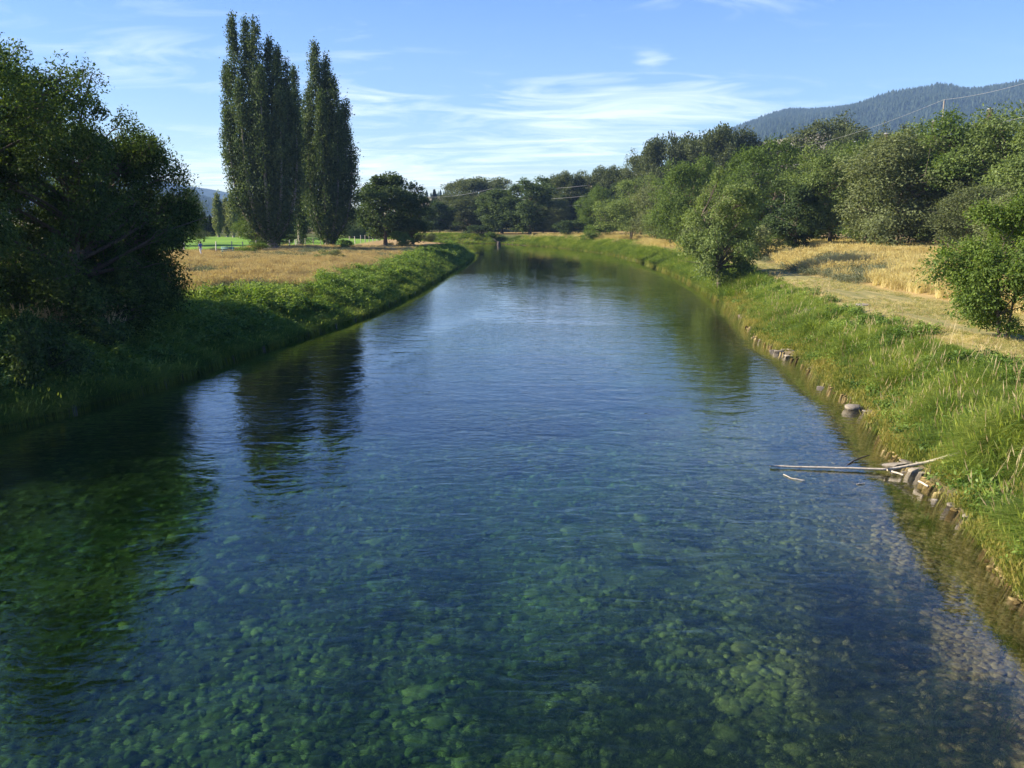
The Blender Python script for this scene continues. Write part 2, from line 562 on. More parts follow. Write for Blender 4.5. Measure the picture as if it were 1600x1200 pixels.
def water_material():
    m, nt, out = new_mat('clear_river_water')
    geo = N(nt, 'ShaderNodeNewGeometry')

    def noise(scale, stretch, det, dist=0, rot=0):
        mpn = N(nt, 'ShaderNodeMapping')
        mpn.inputs['Scale'].default_value = stretch
        mpn.inputs['Rotation'].default_value = (0, 0, rot)
        nt.links.new(geo.outputs['Position'], mpn.inputs[0])
        n = N(nt, 'ShaderNodeTexNoise')
        n.inputs['Scale'].default_value = scale
        n.inputs['Detail'].default_value = det
        n.inputs['Roughness'].default_value = .55
        n.inputs['Distortion'].default_value = dist
        nt.links.new(mpn.outputs[0], n.inputs['Vector'])
        return n.outputs['Fac']
    small = noise(3.4, (.75, 1.25, 1), 3, .6, .2)
    swell = noise(.85, (.7, 1.1, 1), 2, .8, -.25)
    patch = noise(.09, (1.0, .45, 1), 3, 1.2, .1)
    amp = m_(nt, 'ADD', .22, m_(nt, 'MULTIPLY', m_(nt, 'MULTIPLY', m_(nt, 'SUBTRACT', patch, .36), 4.2, True), 1.15))
    h = m_(nt, 'ADD', m_(nt, 'MULTIPLY', small, m_(nt, 'MULTIPLY', amp, .014)), m_(nt, 'MULTIPLY', swell, .028))
    spx = N(nt, 'ShaderNodeSeparateXYZ')
    nt.links.new(geo.outputs['Position'], spx.inputs[0])
    calm = N(nt, 'ShaderNodeMapRange')            # the reach above the bend is sheltered and calmer
    calm.inputs['From Min'].default_value = 45
    calm.inputs['From Max'].default_value = 115
    calm.inputs['To Min'].default_value = 1.0
    calm.inputs['To Max'].default_value = .28
    nt.links.new(spx.outputs[1], calm.inputs['Value'])
    edge = N(nt, 'ShaderNodeMapRange')            # the current slackens towards the banks
    edge.inputs['From Min'].default_value = 0.5
    edge.inputs['From Max'].default_value = 5.0
    edge.inputs['To Min'].default_value = .55
    edge.inputs['To Max'].default_value = 1.0
    nt.links.new(attr_fac(nt, 'reach'), edge.inputs['Value'])
    slack = m_(nt, 'MULTIPLY', calm.outputs[0], edge.outputs[0])
    bp = N(nt, 'ShaderNodeBump')
    bp.inputs['Strength'].default_value = 1.0
    bp.inputs['Distance'].default_value = 1.0
    nt.links.new(slack, bp.inputs['Strength'])
    nt.links.new(h, bp.inputs['Height'])
    lw = N(nt, 'ShaderNodeLayerWeight')
    lw.inputs['Blend'].default_value = .5
    nt.links.new(bp.outputs[0], lw.inputs['Normal'])
    fres = m_(nt, 'ADD', .02, m_(nt, 'MULTIPLY', .98, m_(nt, 'POWER', lw.outputs['Facing'], 5.0)))
    gl = N(nt, 'ShaderNodeBsdfGlossy')
    gl.inputs['Roughness'].default_value = .02
    gl.inputs['Color'].default_value = (1, 1, 1, 1)
    nt.links.new(bp.outputs[0], gl.inputs['Normal'])
    tr = N(nt, 'ShaderNodeBsdfTransparent')
    tr.inputs['Color'].default_value = (.97, .99, .98, 1)
    rf = N(nt, 'ShaderNodeBsdfRefraction')
    rf.inputs['IOR'].default_value = 1.333
    rf.inputs['Roughness'].default_value = .0
    rf.inputs['Color'].default_value = (.97, .99, .98, 1)
    nt.links.new(bp.outputs[0], rf.inputs['Normal'])
    body = N(nt, 'ShaderNodeMixShader')
    body.inputs[0].default_value = .60
    nt.links.new(tr.outputs[0], body.inputs[1])
    nt.links.new(rf.outputs[0], body.inputs[2])
    mx = N(nt, 'ShaderNodeMixShader')
    nt.links.new(fres, mx.inputs[0])
    nt.links.new(body.outputs[0], mx.inputs[1])
    nt.links.new(gl.outputs[0], mx.inputs[2])
    nt.links.new(mx.outputs[0], out.inputs['Surface'])
    ab = N(nt, 'ShaderNodeVolumeAbsorption')
    ab.inputs['Color'].default_value = (.34, .78, .56, 1)
    ab.inputs['Density'].default_value = .31
    nt.links.new(ab.outputs[0], out.inputs['Volume'])
    return m


M['ground'] = ground_material()
M['bed'] = bed_material()
M['bedstone'] = stone_bed_mat()
M['water'] = water_material()

# ------------------------------------------------------------------ river course and terrain
right_px = [(1600, 935), (1550, 868), (1500, 808), (1450, 755), (1380, 690), (1335, 630), (1290, 600), (1240, 558), (1195, 538),
            (1150, 492), (1120, 465), (1080, 440), (1060, 430), (1010, 411), (960, 398), (900, 390), (850, 385), (800, 382), (780, 381)]
left_px = [(0, 665), (100, 640), (190, 615), (270, 590), (350, 560), (450, 530), (560, 495), (640, 460), (700, 425), (735, 405), (741, 396)]
RE = np.array([at_z(*p)[:2] for p in right_px])
LE = np.array([at_z(*p)[:2] for p in left_px])
RE = np.vstack([[[6.2, -40], [7.2, 0], [8.4, 9]], RE[:], [[-19, 232], [-50, 243], [-110, 250]]])
LE = np.vstack([[[-27, -40], [-22, 8], [-19.5, 20]], LE[:], [[-9.5, 178], [-20, 196], [-45, 212], [-80, 224], [-112, 246]]])
for E in (RE, LE):
    E[:, 1] = np.maximum.accumulate(E[:, 1] + np.arange(len(E)) * 1e-4)


def xr(y):
    return np.interp(y, RE[:, 1], RE[:, 0])


def xl(y):
    return np.minimum(np.interp(y, LE[:, 1], LE[:, 0]), xr(y) - .6)


def dist_poly(x, y, P):
    d = np.full(np.shape(x), 1e9)
    for i in range(len(P) - 1):
        a, b = P[i], P[i + 1]
        ab = b - a
        t = np.clip(((x - a[0]) * ab[0] + (y - a[1]) * ab[1]) / (ab @ ab), 0, 1)
        d = np.minimum(d, np.hypot(x - a[0] - t * ab[0], y - a[1] - t * ab[1]))
    return d


def berm_start(y):
    return np.interp(y, [30, 45, 62, 80, 100, 130], [13, 12, 9.5, 7.2, 8.5, 12])


def terrain(x, y):
    """height plus the distances used for zoning"""
    x = np.asarray(x, float)
    y = np.asarray(y, float)
    dr, dl = dist_poly(x, y, RE), dist_poly(x, y, LE)
    X0, X1 = xl(y), xr(y)
    inside = (x > X0) & (x < X1)
    right = x >= X1
    # bed
    n1 = fbm(x * .35, y * .35, 3)
    dep = np.minimum(np.minimum(.75 * dl, 2.2), .03 + .16 * dr + .02 * np.maximum(dr - 4, 0) * 1.5)
    dep = np.minimum(dep, 1.75) + (n1 - .5) * .35 * np.clip(dr / 5, 0, 1) * np.clip(dl / 2, 0, 1)
    zb = -np.maximum(dep, .0) + (fbm(x * .8, y * .8, 57) - .5) * .22 * np.exp(-np.minimum(dr, dl) / .8)
    # right bank
    wob = (fbm(x * .5, y * .5, 9) - .5)
    zr = np.interp(dr, [0, .35, 1.2, 2.6, 4.0, 5.5], [-.02, .02, .16, 1.0, 1.72, 2.0]) + (fbm(x * .9, y * .9, 51) - .5) * .10 * np.clip(dr / .4, 0, 1) * np.clip(2 - dr, 0, 1)
    bs = berm_start(y)
    fade = np.interp(y, [0, 30, 50, 130, 190], [.6, .8, 1, 1, .2])
    zr = zr + fade * np.interp(dr - bs, [0, 2.5, 6, 8, 40], [0, .45, .90, .95, 1.1]) + np.interp(dr, [40, 120, 400], [0, 3, 5])
    zr = zr + wob * .35 * np.clip((dr - .2) / 2, 0, 1) * np.where((dr > 4.8) & (dr < bs), .35, 1)
    # left bank
    zl = np.interp(dl, [0, .3, 1.0, 2.4, 4, 7, 25, 60, 300], [-.02, .05, .36, 1.10, 1.6, 1.95, 2.1, 2.0, 2.4]) + (fbm(x * .9, y * .9, 53) - .5) * .16 * np.clip(dl / .4, 0, 1)
    zl = zl + wob * .4 * np.clip((dl - .2) / 2, 0, 1) + (fbm(x * .12, y * .12, 31) - .5) * .5 * np.clip((dl - 3) / 6, 0, 1) * np.clip((125 - y) / 20, 0, 1)
    z = np.where(inside, zb, np.where(right, zr, zl))
    return z, inside, right, dr, dl


def ground_z(x, y):
    return float(terrain(np.array([x]), np.array([y]))[0][0])


FAIR = lambda x, y: (np.clip((y - 128 + (fbm(x * .05, y * .05, 77) - .5) * 12) / 3, 0, 1) * np.clip((212 - y) / 3, 0, 1) * np.clip((-25.5 - x) / 1.5, 0, 1))


def build_terrain():
    ys = [-30.0]
    while ys[-1] < 5600:
        y = ys[-1]
        ys.append(y + (max(.32, .011 * y) if y > 5 else 1.0))
    ys = np.array(ys)
    off = [0.0]
    while off[-1] < 5200:
        d = off[-1]
        off.append(d + max(.22, .06 * d))
    off = np.array(off[1:])
    NC = 56
    u = np.linspace(0, 1, NC)
    X0, X1 = xl(ys), xr(ys)
    XX = np.hstack([X0[:, None] - off[::-1][None], X0[:, None] + (X1 - X0)[:, None] * u[None], X1[:, None] + off[None]])
    XX = np.clip(XX, -5000, 5000)
    YY = np.repeat(ys[:, None], XX.shape[1], 1)
    Z, ins, right, dr, dl = terrain(XX, YY)
    nr, ncol = XX.shape
    V = np.stack([XX, YY, Z], -1).reshape(-1, 3)
    i = (np.arange(nr - 1)[:, None] * ncol + np.arange(ncol - 1)[None])
    Fq = np.stack([i, i + 1, i + ncol + 1, i + ncol], -1).reshape(-1, 4)
    # zoning
    dd = np.where(right, dr, dl)
    w = (fbm(XX * .25, YY * .25, 41) - .5)
    dry_r = np.clip((dr - 3.6 + w * 2) / 1.0, 0, 1)
    dry_l = np.clip((dl - 5.0 + w * 6) / 2.0, 0, 1) * np.clip((YY - 52) / 8, 0, 1)
    dry = np.where(right, dry_r, dry_l)
    track = np.where(right, np.clip((dr - 4.4 + w) / .6, 0, 1) * np.clip((berm_start(YY) + .6 - dr + w) / 1.0, 0, 1), 0) * np.clip((140 - YY) / 30, 0, 1)
    fair = np.where(right, 0, FAIR(XX, YY))
    dry = dry * (1 - .85 * np.clip((YY - 185) / 15, 0, 1) * np.clip((14 - dd) / 4, 0, 1))
    far = np.clip((YY - 240) / 30, 0, 1) + np.clip((np.abs(XX) - 60) / 20, 0, 1) * (1 - np.where(right, 0, 1) * 0)
    dry = dry * (1 - .75 * np.clip(far, 0, 1))
    bank = np.where(ins, np.clip((3.0 - dr) / 3.0, 0, 1), np.where(right, 1.0, .35) * np.clip((1.0 - dd) / .5, 0, 1))
    zone = np.stack([dry, track, fair, np.ones_like(dry)], -1).reshape(-1, 4)
    fx = np.zeros(nr * ncol, bool)
    col_in = np.zeros(ncol, bool)
    col_in[len(off):len(off) + NC - 1] = True
    face_in = np.repeat(col_in[None, :-1], nr - 1, 0).ravel() & (ys[:-1].repeat(ncol - 1) < 249)
    ftrack = (track.ravel()[Fq].mean(1) > .5)
    ffair = (fair.ravel()[Fq].mean(1) > .5)
    cls = np.where(face_in, 1, np.where(ftrack, 2, np.where(ffair, 3, 0)))
    names = {0: ('ground', M['ground'], 'soil and meadow along both banks of the river'),
             1: ('riverbed', M['bed'], 'stony algae-green bed seen through the clear water'),
             2: ('mown_track', M['ground'], 'mown dry grass track along the top of the sunlit bank'),
             3: ('fairway', M['ground'], 'bright green mown golf fairway beyond the wire fence')}
    res = {}
    for k, (nm, mat, lab) in names.items():
        f = Fq[cls == k]
        used, inv = np.unique(f, return_inverse=True)
        me = mesh_np(nm, V[used], inv.reshape(-1, 4), mat, True,
                     {'zone': ('FLOAT_COLOR', 'POINT', zone[used]), 'bank': ('FLOAT', 'POINT', bank.ravel()[used])})
        res[nm] = tag(obj(nm, me), lab, None, None, 'structure')
    # water: a closed body from the surface down below the bed
    yw = ys[ys < 249]
    a, b = xl(yw) - 1.3, xr(yw) + 1.3
    uu = np.array([0, .1, .2, .35, .5, .65, .8, .9, 1.0])
    top = np.stack([a[:, None] + (b - a)[:, None] * uu, np.repeat(yw[:, None], 9, 1), np.zeros((len(yw), 9))], -1)
    bot = top.copy()
    bot[..., 2] = -3.2
    n = len(yw)
    Vw = np.concatenate([top.reshape(-1, 3), bot.reshape(-1, 3)])
    j = (np.arange(n - 1)[:, None] * 9 + np.arange(8)[None]).ravel()
    O = n * 9
    F = [np.stack([j, j + 1, j + 10, j + 9], -1), np.stack([j, j + 9, j + 10, j + 1], -1) + O]
    e = np.arange(n - 1) * 9
    F.append(np.stack([e, e + 9, e + 9 + O, e + O], -1))
    e = e + 8
    F.append(np.stack([e + 9, e, e + O, e + 9 + O], -1))
    e = np.arange(8)
    F.append(np.stack([e + 1, e, e + O, e + 1 + O], -1))
    e = e + (n - 1) * 9
    F.append(np.stack([e, e + 1, e + 1 + O, e + O], -1))
    wo = obj('river_water', mesh_np('river_water', Vw, np.concatenate(F), M['water'], False, {'reach': ('FLOAT', 'POINT', np.tile(np.minimum(top[..., 0] - a[:, None] - 1.3, b[:, None] - 1.3 - top[..., 0]).ravel(), 2).astype(np.float32))}))
    tag(wo, 'clear rippled river water flowing between the grassy banks', None, None, 'structure')
    return res


SET = build_terrain()

# footpath on the raised bank at the foot of the trees
pp = np.array([[39, 52], [38.2, 66], [37, 78], [35.2, 90], [33.5, 102], [32.5, 125], [31, 150]])
yy_ = np.linspace(52, 150, 70)
xx_ = np.interp(yy_, pp[:, 1], pp[:, 0])
Vp = []
for s in (-1.1, -1.08, 1.08, 1.1):
    zc = terrain(xx_ + s, yy_)[0]
    Vp.append(np.stack([xx_ + s, yy_, np.maximum(zc, terrain(xx_, yy_)[0]) + (.05 if abs(s) < 1.09 else -.12)], -1))
Vp = np.stack(Vp, 1).reshape(-1, 3)
j = (np.arange(69)[:, None] * 4 + np.arange(3)[None]).ravel()
tag(obj('footpath', mesh_np('footpath', Vp, np.stack([j, j + 1, j + 5, j + 4], -1), M['concrete'])), 'pale paved footpath glimpsed behind the tall straw-coloured grass', None, None, 'structure')


# ------------------------------------------------------------------ hills
def hill_mat(name, forest, open_c, thr, scale):
    m, nt, out = new_mat(name)
    geo = N(nt, 'ShaderNodeNewGeometry')
    n1 = N(nt, 'ShaderNodeTexNoise')
    n1.inputs['Scale'].default_value = scale
    n1.inputs['Detail'].default_value = 8
    n1.inputs['Roughness'].default_value = .65
    nt.links.new(geo.outputs['Position'], n1.inputs['Vector'])
    c = ramp(nt, n1.outputs['Fac'], [(thr - .05, forest), (thr + .06, open_c)])
    b = N(nt, 'ShaderNodeBsdfDiffuse')
    nt.links.new(c, b.inputs[0])
    nt.links.new(b.outputs[0], out.inputs[0])
    return m


def az_el(px, py):
    d = ray(px, py)
    return math.atan2(d[0], d[1]), math.atan2(d[2], math.hypot(d[0], d[1]))


def hill(name, label, pts, r_in, r_ridge, r_out, mat, seed, na=260, nrad=60, rough=.12, gully=.0):
    ae = np.array([az_el(*p) for p in pts])
    A = np.linspace(ae[0, 0], ae[-1, 0], na)
    E = np.interp(A, ae[:, 0], ae[:, 1])
    E = np.convolve(np.pad(E, 4, 'edge'), np.ones(9) / 9, 'valid')
    rr = np.concatenate([np.linspace(r_in, r_ridge, nrad), np.linspace(r_ridge, r_out, 14)[1:]])
    AA, RR = np.meshgrid(A, rr)
    top = CAM_H + r_ridge * np.tan(E)
    x, y = RR * np.sin(AA), RR * np.cos(AA)
    k = np.where(RR < r_ridge, (RR - r_in) / (r_ridge - r_in), (r_out - RR) / (r_out - r_ridge))
    prof = np.sin(np.clip(k, 0, 1) * math.pi / 2) ** 1.15
    L = (r_ridge - r_in)
    nz = fbm(x / L * 7, y / L * 7, seed, 6) - .5
    edge = np.clip(np.minimum(AA - A[0], A[-1] - AA) / .03, 0, 1)
    z = 1.0 + (top[None] - 1.0) * prof * edge + nz * rough * top[None] * 2.0 * np.clip(1 - np.abs(k), 0, 1) * np.clip(k * 4, 0, 1)
    z = np.maximum(z, .5)
    V = np.stack([x, y, z], -1).reshape(-1, 3)
    i = (np.arange(len(rr) - 1)[:, None] * na + np.arange(na - 1)[None])
    F = np.stack([i, i + 1, i + na + 1, i + na], -1).reshape(-1, 4)
    o = obj(name, mesh_np(name, V, F, mat, True))
    tag(o, label, None, None, 'structure')
    return x, y, z, k


M['mountain'] = hill_mat('mountain_slope', (.022, .036, .028), (.120, .112, .080), .60, .006)
M['knoll'] = hill_mat('bare_hill_slope', (.110, .105, .070), (.230, .205, .150), .46, .02)
M['ridge'] = hill_mat('wooded_ridge_slope', (.026, .036, .022), (.060, .066, .042), .6, .01)
mt = hill('mountain', 'long blue forested mountain rising behind the riverside trees',
          [(1018, 318), (1058, 280), (1088, 250), (1118, 229), (1158, 210), (1193, 195), (1228, 186), (1292, 181), (1342, 176), (1392, 168), (1432, 163), (1477, 156), (1512, 161), (1552, 156), (1592, 150), (1692, 136), (1842, 118), (2042, 128), (2292, 178), (2592, 258), (2892, 326)],
          1500, 3300, 4300, M['mountain'], 5, 420, 110, .34)
kn = hill('bare_hill', 'pale bare hillside dotted with pines beyond the cottonwoods',
          [(560, 332), (620, 322), (660, 308), (720, 307), (800, 312), (880, 305), (925, 286), (945, 277), (970, 271), (1000, 272), (1060, 268), (1120, 250), (1160, 232),
           (1200, 226), (1237, 220), (1275, 214), (1320, 214), (1400, 240), (1500, 262), (1700, 300), (1900, 325)],
          420, 880, 1300, M['knoll'], 8, 260, 40, .025)
hill('far_mountain', 'faint pale blue mountain far beyond the golf course', [(-300, 300), (-100, 280), (100, 270), (220, 278), (300, 292), (340, 297), (420, 318), (560, 330), (640, 334)],
     3900, 4700, 4950, M['ridge'], 12, 160, 30, .05)
fm = hill('blue_ridge', 'darker blue wooded ridge in front of the far pale mountain', [(-200, 250), (60, 275), (200, 292), (300, 308), (322, 313), (345, 322), (400, 331), (460, 334)],
          1900, 2700, 3200, M['ridge'], 14, 160, 30, .08)


# ------------------------------------------------------------------ scattering of uncountable plants
def unlinked(name, me):
    return bpy.data.objects.new(name, me)


def scatter(name, label, P, rotz, scale, idx, temps, tilt=None, parent=None):
    n = len(P)
    rot = np.zeros((n, 3), np.float32)
    rot[:, 2] = rotz
    if tilt is not None:
        rot[:, 0] = tilt[:, 0]
        rot[:, 1] = tilt[:, 1]
    sc = np.asarray(scale, np.float32)
    if sc.ndim == 1:
        sc = np.repeat(sc[:, None], 3, 1)
    me = bpy.data.meshes.new(name)
    me.vertices.add(n)
    me.vertices.foreach_set('co', np.asarray(P, np.float32).ravel())
    for nm, typ, arr in (('rot', 'FLOAT_VECTOR', rot), ('scl', 'FLOAT_VECTOR', sc), ('pick', 'INT', np.asarray(idx, np.int32))):
        a = me.attributes.new(nm, typ, 'POINT')
        a.data.foreach_set('vector' if typ == 'FLOAT_VECTOR' else 'value', np.ascontiguousarray(arr).ravel())
    o = obj(name, me, parent)
    tag(o, label, None if parent else 'vegetation', None, 'stuff')
    ng = bpy.data.node_groups.new(name, 'GeometryNodeTree')
    ng.interface.new_socket('Geometry', in_out='INPUT', socket_type='NodeSocketGeometry')
    ng.interface.new_socket('Geometry', in_out='OUTPUT', socket_type='NodeSocketGeometry')
    nn, ll = ng.nodes, ng.links
    gi, go = nn.new('NodeGroupInput'), nn.new('NodeGroupOutput')
    g2i = nn.new('GeometryNodeGeometryToInstance')
    for t in reversed(temps):
        oi = nn.new('GeometryNodeObjectInfo')
        oi.inputs['Object'].default_value = t
        oi.inputs['As Instance'].default_value = False
        ll.new(oi.outputs['Geometry'], g2i.inputs[0])
    iop = nn.new('GeometryNodeInstanceOnPoints')
    iop.inputs['Pick Instance'].default_value = True
    ll.new(gi.outputs[0], iop.inputs['Points'])
    ll.new(g2i.outputs[0], iop.inputs['Instance'])

    def named(nm, dt):
        a = nn.new('GeometryNodeInputNamedAttribute')
        a.data_type = dt
        a.inputs['Name'].default_value = nm
        return a.outputs[0]
    ll.new(named('pick', 'INT'), iop.inputs['Instance Index'])
    e2r = nn.new('FunctionNodeEulerToRotation')
    ll.new(named('rot', 'FLOAT_VECTOR'), e2r.inputs[0])
    ll.new(e2r.outputs[0], iop.inputs['Rotation'])
    ll.new(named('scl', 'FLOAT_VECTOR'), iop.inputs['Scale'])
    ll.new(iop.outputs[0], go.inputs[0])
    md = o.modifiers.new('scatter', 'NODES')
    md.node_group = ng
    return o


def tuft(name, seed, n, h, w, spread, bend, mat, heads=0.0, seg=4):
    """grass tuft: curved tapering blades; heads = share of blades that end in a seed plume"""
    g = np.random.default_rng(seed)
    a = g.uniform(0, 2 * math.pi, n)
    r0 = spread * np.sqrt(g.uniform(0, 1, n))
    base = np.stack([r0 * np.cos(g.uniform(0, 6.28, n)), r0 * np.sin(g.uniform(0, 6.28, n)), np.full(n, -.05)], -1)
    L = h * g.uniform(.55, 1.12, n)
    b = bend * g.uniform(.3, 1.3, n)
    lean = g.normal(0, .18, n)
    t = np.linspace(0, 1, seg)
    out = np.stack([np.cos(a), np.sin(a), 0 * a], -1)
    side = np.stack([-np.sin(a), np.cos(a), 0 * a], -1)
    V, F4, F3, T = [], [], [], []
    k = 0
    wid = w * g.uniform(.7, 1.3, n)
    tint = g.uniform(0, 1, n)
    for s in range(seg):
        hor = (lean * t[s] + b * t[s] ** 2) * L
        zz2 = L * (t[s] - .35 * b * t[s] ** 2.5)
        c = base + out * hor[:, None]
        c[:, 2] += zz2
        ws = wid * (1 - t[s]) ** .6 * .5
        if s < seg - 1:
            V += [c - side * ws[:, None], c + side * ws[:, None]]
        else:
            V += [c]
    # order: for each level arrays of n
    ids = lambda lev, sd: (2 * lev + sd) * n + np.arange(n)
    for s in range(seg - 2):
        F4.append(np.stack([ids(s, 0), ids(s, 1), ids(s + 1, 1), ids(s + 1, 0)], -1))
    tip = (2 * (seg - 1)) * n + np.arange(n)
    F3.append(np.stack([ids(seg - 2, 0), ids(seg - 2, 1), tip], -1))
    V = np.concatenate(V)
    vt = np.tile(tint, 2 * (seg - 1) + 1)
    if heads:
        m = g.uniform(0, 1, n) < heads
        q = np.where(m)[0]
        tp = V[tip[q]]
        hl, hw = h * .26 * g.uniform(.7, 1.3, len(q)), w * 2.2 * g.uniform(.7, 1.4, len(q))
        for ang in (0, 1.57):
            sd = np.stack([np.cos(a[q] + ang), np.sin(a[q] + ang), 0 * q], -1) * hw[:, None]
            up = np.stack([np.cos(a[q]) * .35, np.sin(a[q]) * .35, np.ones(len(q))], -1) * hl[:, None]
            o = len(V)
            V = np.concatenate([V, tp - up * .35, tp + sd * .5 + up * .1, tp + up * .8, tp - sd * .5 + up * .1])
            vt = np.concatenate([vt, np.tile(np.clip(tint[q] + .35, 0, 1), 4)])
            ar = np.arange(len(q))
            F4.append(np.stack([o + ar, o + len(q) + ar, o + 2 * len(q) + ar, o + 3 * len(q) + ar], -1))
    me = mesh_np(name, V, [np.concatenate(F4), np.concatenate(F3)], mat, True, {'tint': ('FLOAT', 'POINT', vt.astype(np.float32))})
    return unlinked(name, me)


def quads_from_leaves(C, ax, nr, L, W, tint):
    sd = np.cross(ax, nr)
    sd /= np.linalg.norm(sd, axis=1, keepdims=True) + 1e-9
    n = len(C)
    h = ax * (L * .5)[:, None]
    s = sd * (W * .5)[:, None]
    fold = np.cross(sd, ax) * (W * .12)[:, None]
    V = np.stack([C - h, C + s + fold - h * .15, C + h, C - s + fold - h * .15], 1).reshape(-1, 3)
    F = np.arange(n * 4).reshape(n, 4)
    return V, F, np.repeat(tint, 4)


def unit(v):
    return v / (np.linalg.norm(v, axis=-1, keepdims=True) + 1e-9)


def weed(name, seed, n, h, rad, leaf, mat):
    """leafy broad weed clump: leaves filling an upright uneven mound"""
    g = np.random.default_rng(seed)
    d = unit(g.normal(0, 1, (n, 3)))
    d[:, 2] = np.abs(d[:, 2])
    r = g.uniform(.35, 1.0, n) ** .6
    ns = 5
    cx = g.normal(0, rad * .45, (ns, 2))
    ch = h * g.uniform(.5, 1.1, ns)
    w_ = g.integers(0, ns, n)
    C = np.stack([cx[w_, 0] + d[:, 0] * r * rad * .55, cx[w_, 1] + d[:, 1] * r * rad * .55, ch[w_] * (.15 + .85 * d[:, 2] * r)], -1)
    ax = unit(d * np.array([1, 1, .3]) + g.normal(0, .4, (n, 3)))
    nr = unit(np.array([0, 0, 1.0]) + g.normal(0, .45, (n, 3)) + d * .4)
    L = leaf * g.uniform(.6, 1.4, n)
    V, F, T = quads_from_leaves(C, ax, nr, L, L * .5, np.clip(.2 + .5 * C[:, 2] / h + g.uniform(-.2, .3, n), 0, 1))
    return unlinked(name, mesh_np(name, V, F, mat, False, {'tint': ('FLOAT', 'POINT', T.astype(np.float32))}))


T_grass = [tuft('tall_grass_tuft', 20 + k, 38, .92, .026, .30, 1.55, M['grass'], .015) for k in range(4)]
T_lime = [tuft('waterline_grass_tuft', 40 + k, 28, .42, .018, .20, .7, M['lime'], .15) for k in range(3)]
T_straw = [tuft('straw_grass_tuft', 60 + k, 34, .85, .020, .26, .45, M['straw'], .55) for k in range(3)]
T_rust = [tuft('dry_grass_tuft', 80 + k, 34, .80, .020, .28, .40, M['rust'], .65) for k in range(3)]
T_stalk = [tuft('seed_stalk_tuft', 160 + k, 5, 1.05, .013, .40, .55, M['rust'], .9) for k in range(3)]
T_stub = [tuft('stubble_tuft', 70 + k, 26, .55, .020, .45, .8, (M['straw'], M['lime'])[k % 2], .1) for k in range(4)]
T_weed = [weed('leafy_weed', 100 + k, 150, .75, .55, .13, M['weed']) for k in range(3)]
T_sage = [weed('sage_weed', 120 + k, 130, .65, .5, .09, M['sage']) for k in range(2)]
T_alga = [tuft('algae_tuft', 150 + k, 46, 1.2, .05, .35, 1.8, M['alga']) for k in range(2)]
T_pond = [tuft('water_weed_tuft', 140 + k, 40, 1.2, .018, .25, 1.6, M['pond']) for k in range(2)]


def sample_bank(n, y0, y1, s0, s1, side, p=1.6, smode=1.0):
    """points along a bank, denser towards the camera (density falls as y**-p)"""
    u = rng.uniform(0, 1, n)
    q = 1 - p if abs(1 - p) > .01 else .01
    y = (y0 ** q + u * (y1 ** q - y0 ** q)) ** (1 / q)
    s = s0 + (s1 - s0) * rng.uniform(0, 1, n) ** smode
    if side > 0:
        sl = (xr(y + .5) - xr(y - .5))
        x = xr(y) + s * np.sqrt(1 + sl ** 2)
    else:
        sl = (xl(y + .5) - xl(y - .5))
        x = xl(y) - s * np.sqrt(1 + sl ** 2)
    return x, y, s


def put(name, label, x, y, scale, temps, keep=None, zoff=0.0):
    z, ins, *_ = terrain(x, y)
    k = ~ins
    if keep is not None:
        k &= keep
    n = int(k.sum())
    P = np.stack([x, y, z + zoff], -1)[k]
    return scatter(name, label, P, rng.uniform(0, 6.28, n), np.asarray(scale)[k], rng.integers(0, len(temps), n), temps,
                   rng.normal(0, .12, (n, 2)))


rock_rows = [
    (1334, 637, 25, .85, 'large pale rounded boulder standing in the shallow water off the sunlit bank', 2),
    (1353, 642, 9, .6, 'small pale stone touching the landward side of the large rounded boulder', 1),
    (1397, 724, 36, .42, 'broad flat brown rock at the waterward end of the driftwood pile', 1),
    (1421, 722, 22, .5, 'tilted slab of rock lying above the driftwood log', 3),
    (1431, 735, 20, .8, 'round grey rock in the middle of the pile under the driftwood', 2),
    (1445, 738, 16, .8, 'sharp-edged rock at the landward end of the driftwood pile', 3),
    (1418, 735, 14, .6, 'small brown rock under the driftwood log', 4),
    (1440, 724, 14, .7, 'small rock behind the driftwood log', 0),
    (1458, 779, 12, .9, 'small pale upright stone at the water edge below the driftwood', 2),
    (1477, 793, 12, .7, 'flat pale stone half in the water below the upright one', 0),
    (1488, 789, 14, .9, 'white stone on the bank just above the flat half-wet one', 2),
    (1512, 806, 13, .8, 'pale stone in the yellow green grass beside the white stone', 4),
    (1554, 797, 24, .75, 'large whitish rock sitting in the bank grass', 1),
    (1570, 818, 16, .6, 'flat grey rock below the large whitish one in the grass', 3),
    (1557, 836, 14, .6, 'pale low rock near the water edge below the flat grey one', 0),
    (1206, 546, 12, .5, 'dark-edged stone at the outer end of the little stone spit', 3),
    (1218, 548, 14, .6, 'pale stone in the middle of the little stone spit', 2),
    (1234, 556, 14, .55, 'flat stone nearest the camera on the little stone spit', 1),
    (1228, 547, 12, .6, 'stone on the landward side of the little stone spit', 4),
    (1236, 549, 10, .6, 'smallest stone at the bank end of the little stone spit', 0),
    (1284, 604, 12, .6, 'pale cobble at the water edge between spit and boulder', 2),
    (1294, 609, 10, .6, 'dark wet cobble beside the pale one between spit and boulder', 3),
    (1372, 658, 12, .7, 'pale cobble at the water edge above the driftwood pile', 4),
    (1345, 505, 16, .5, 'sandy rock showing through the grass above the stone spit', 1),
]


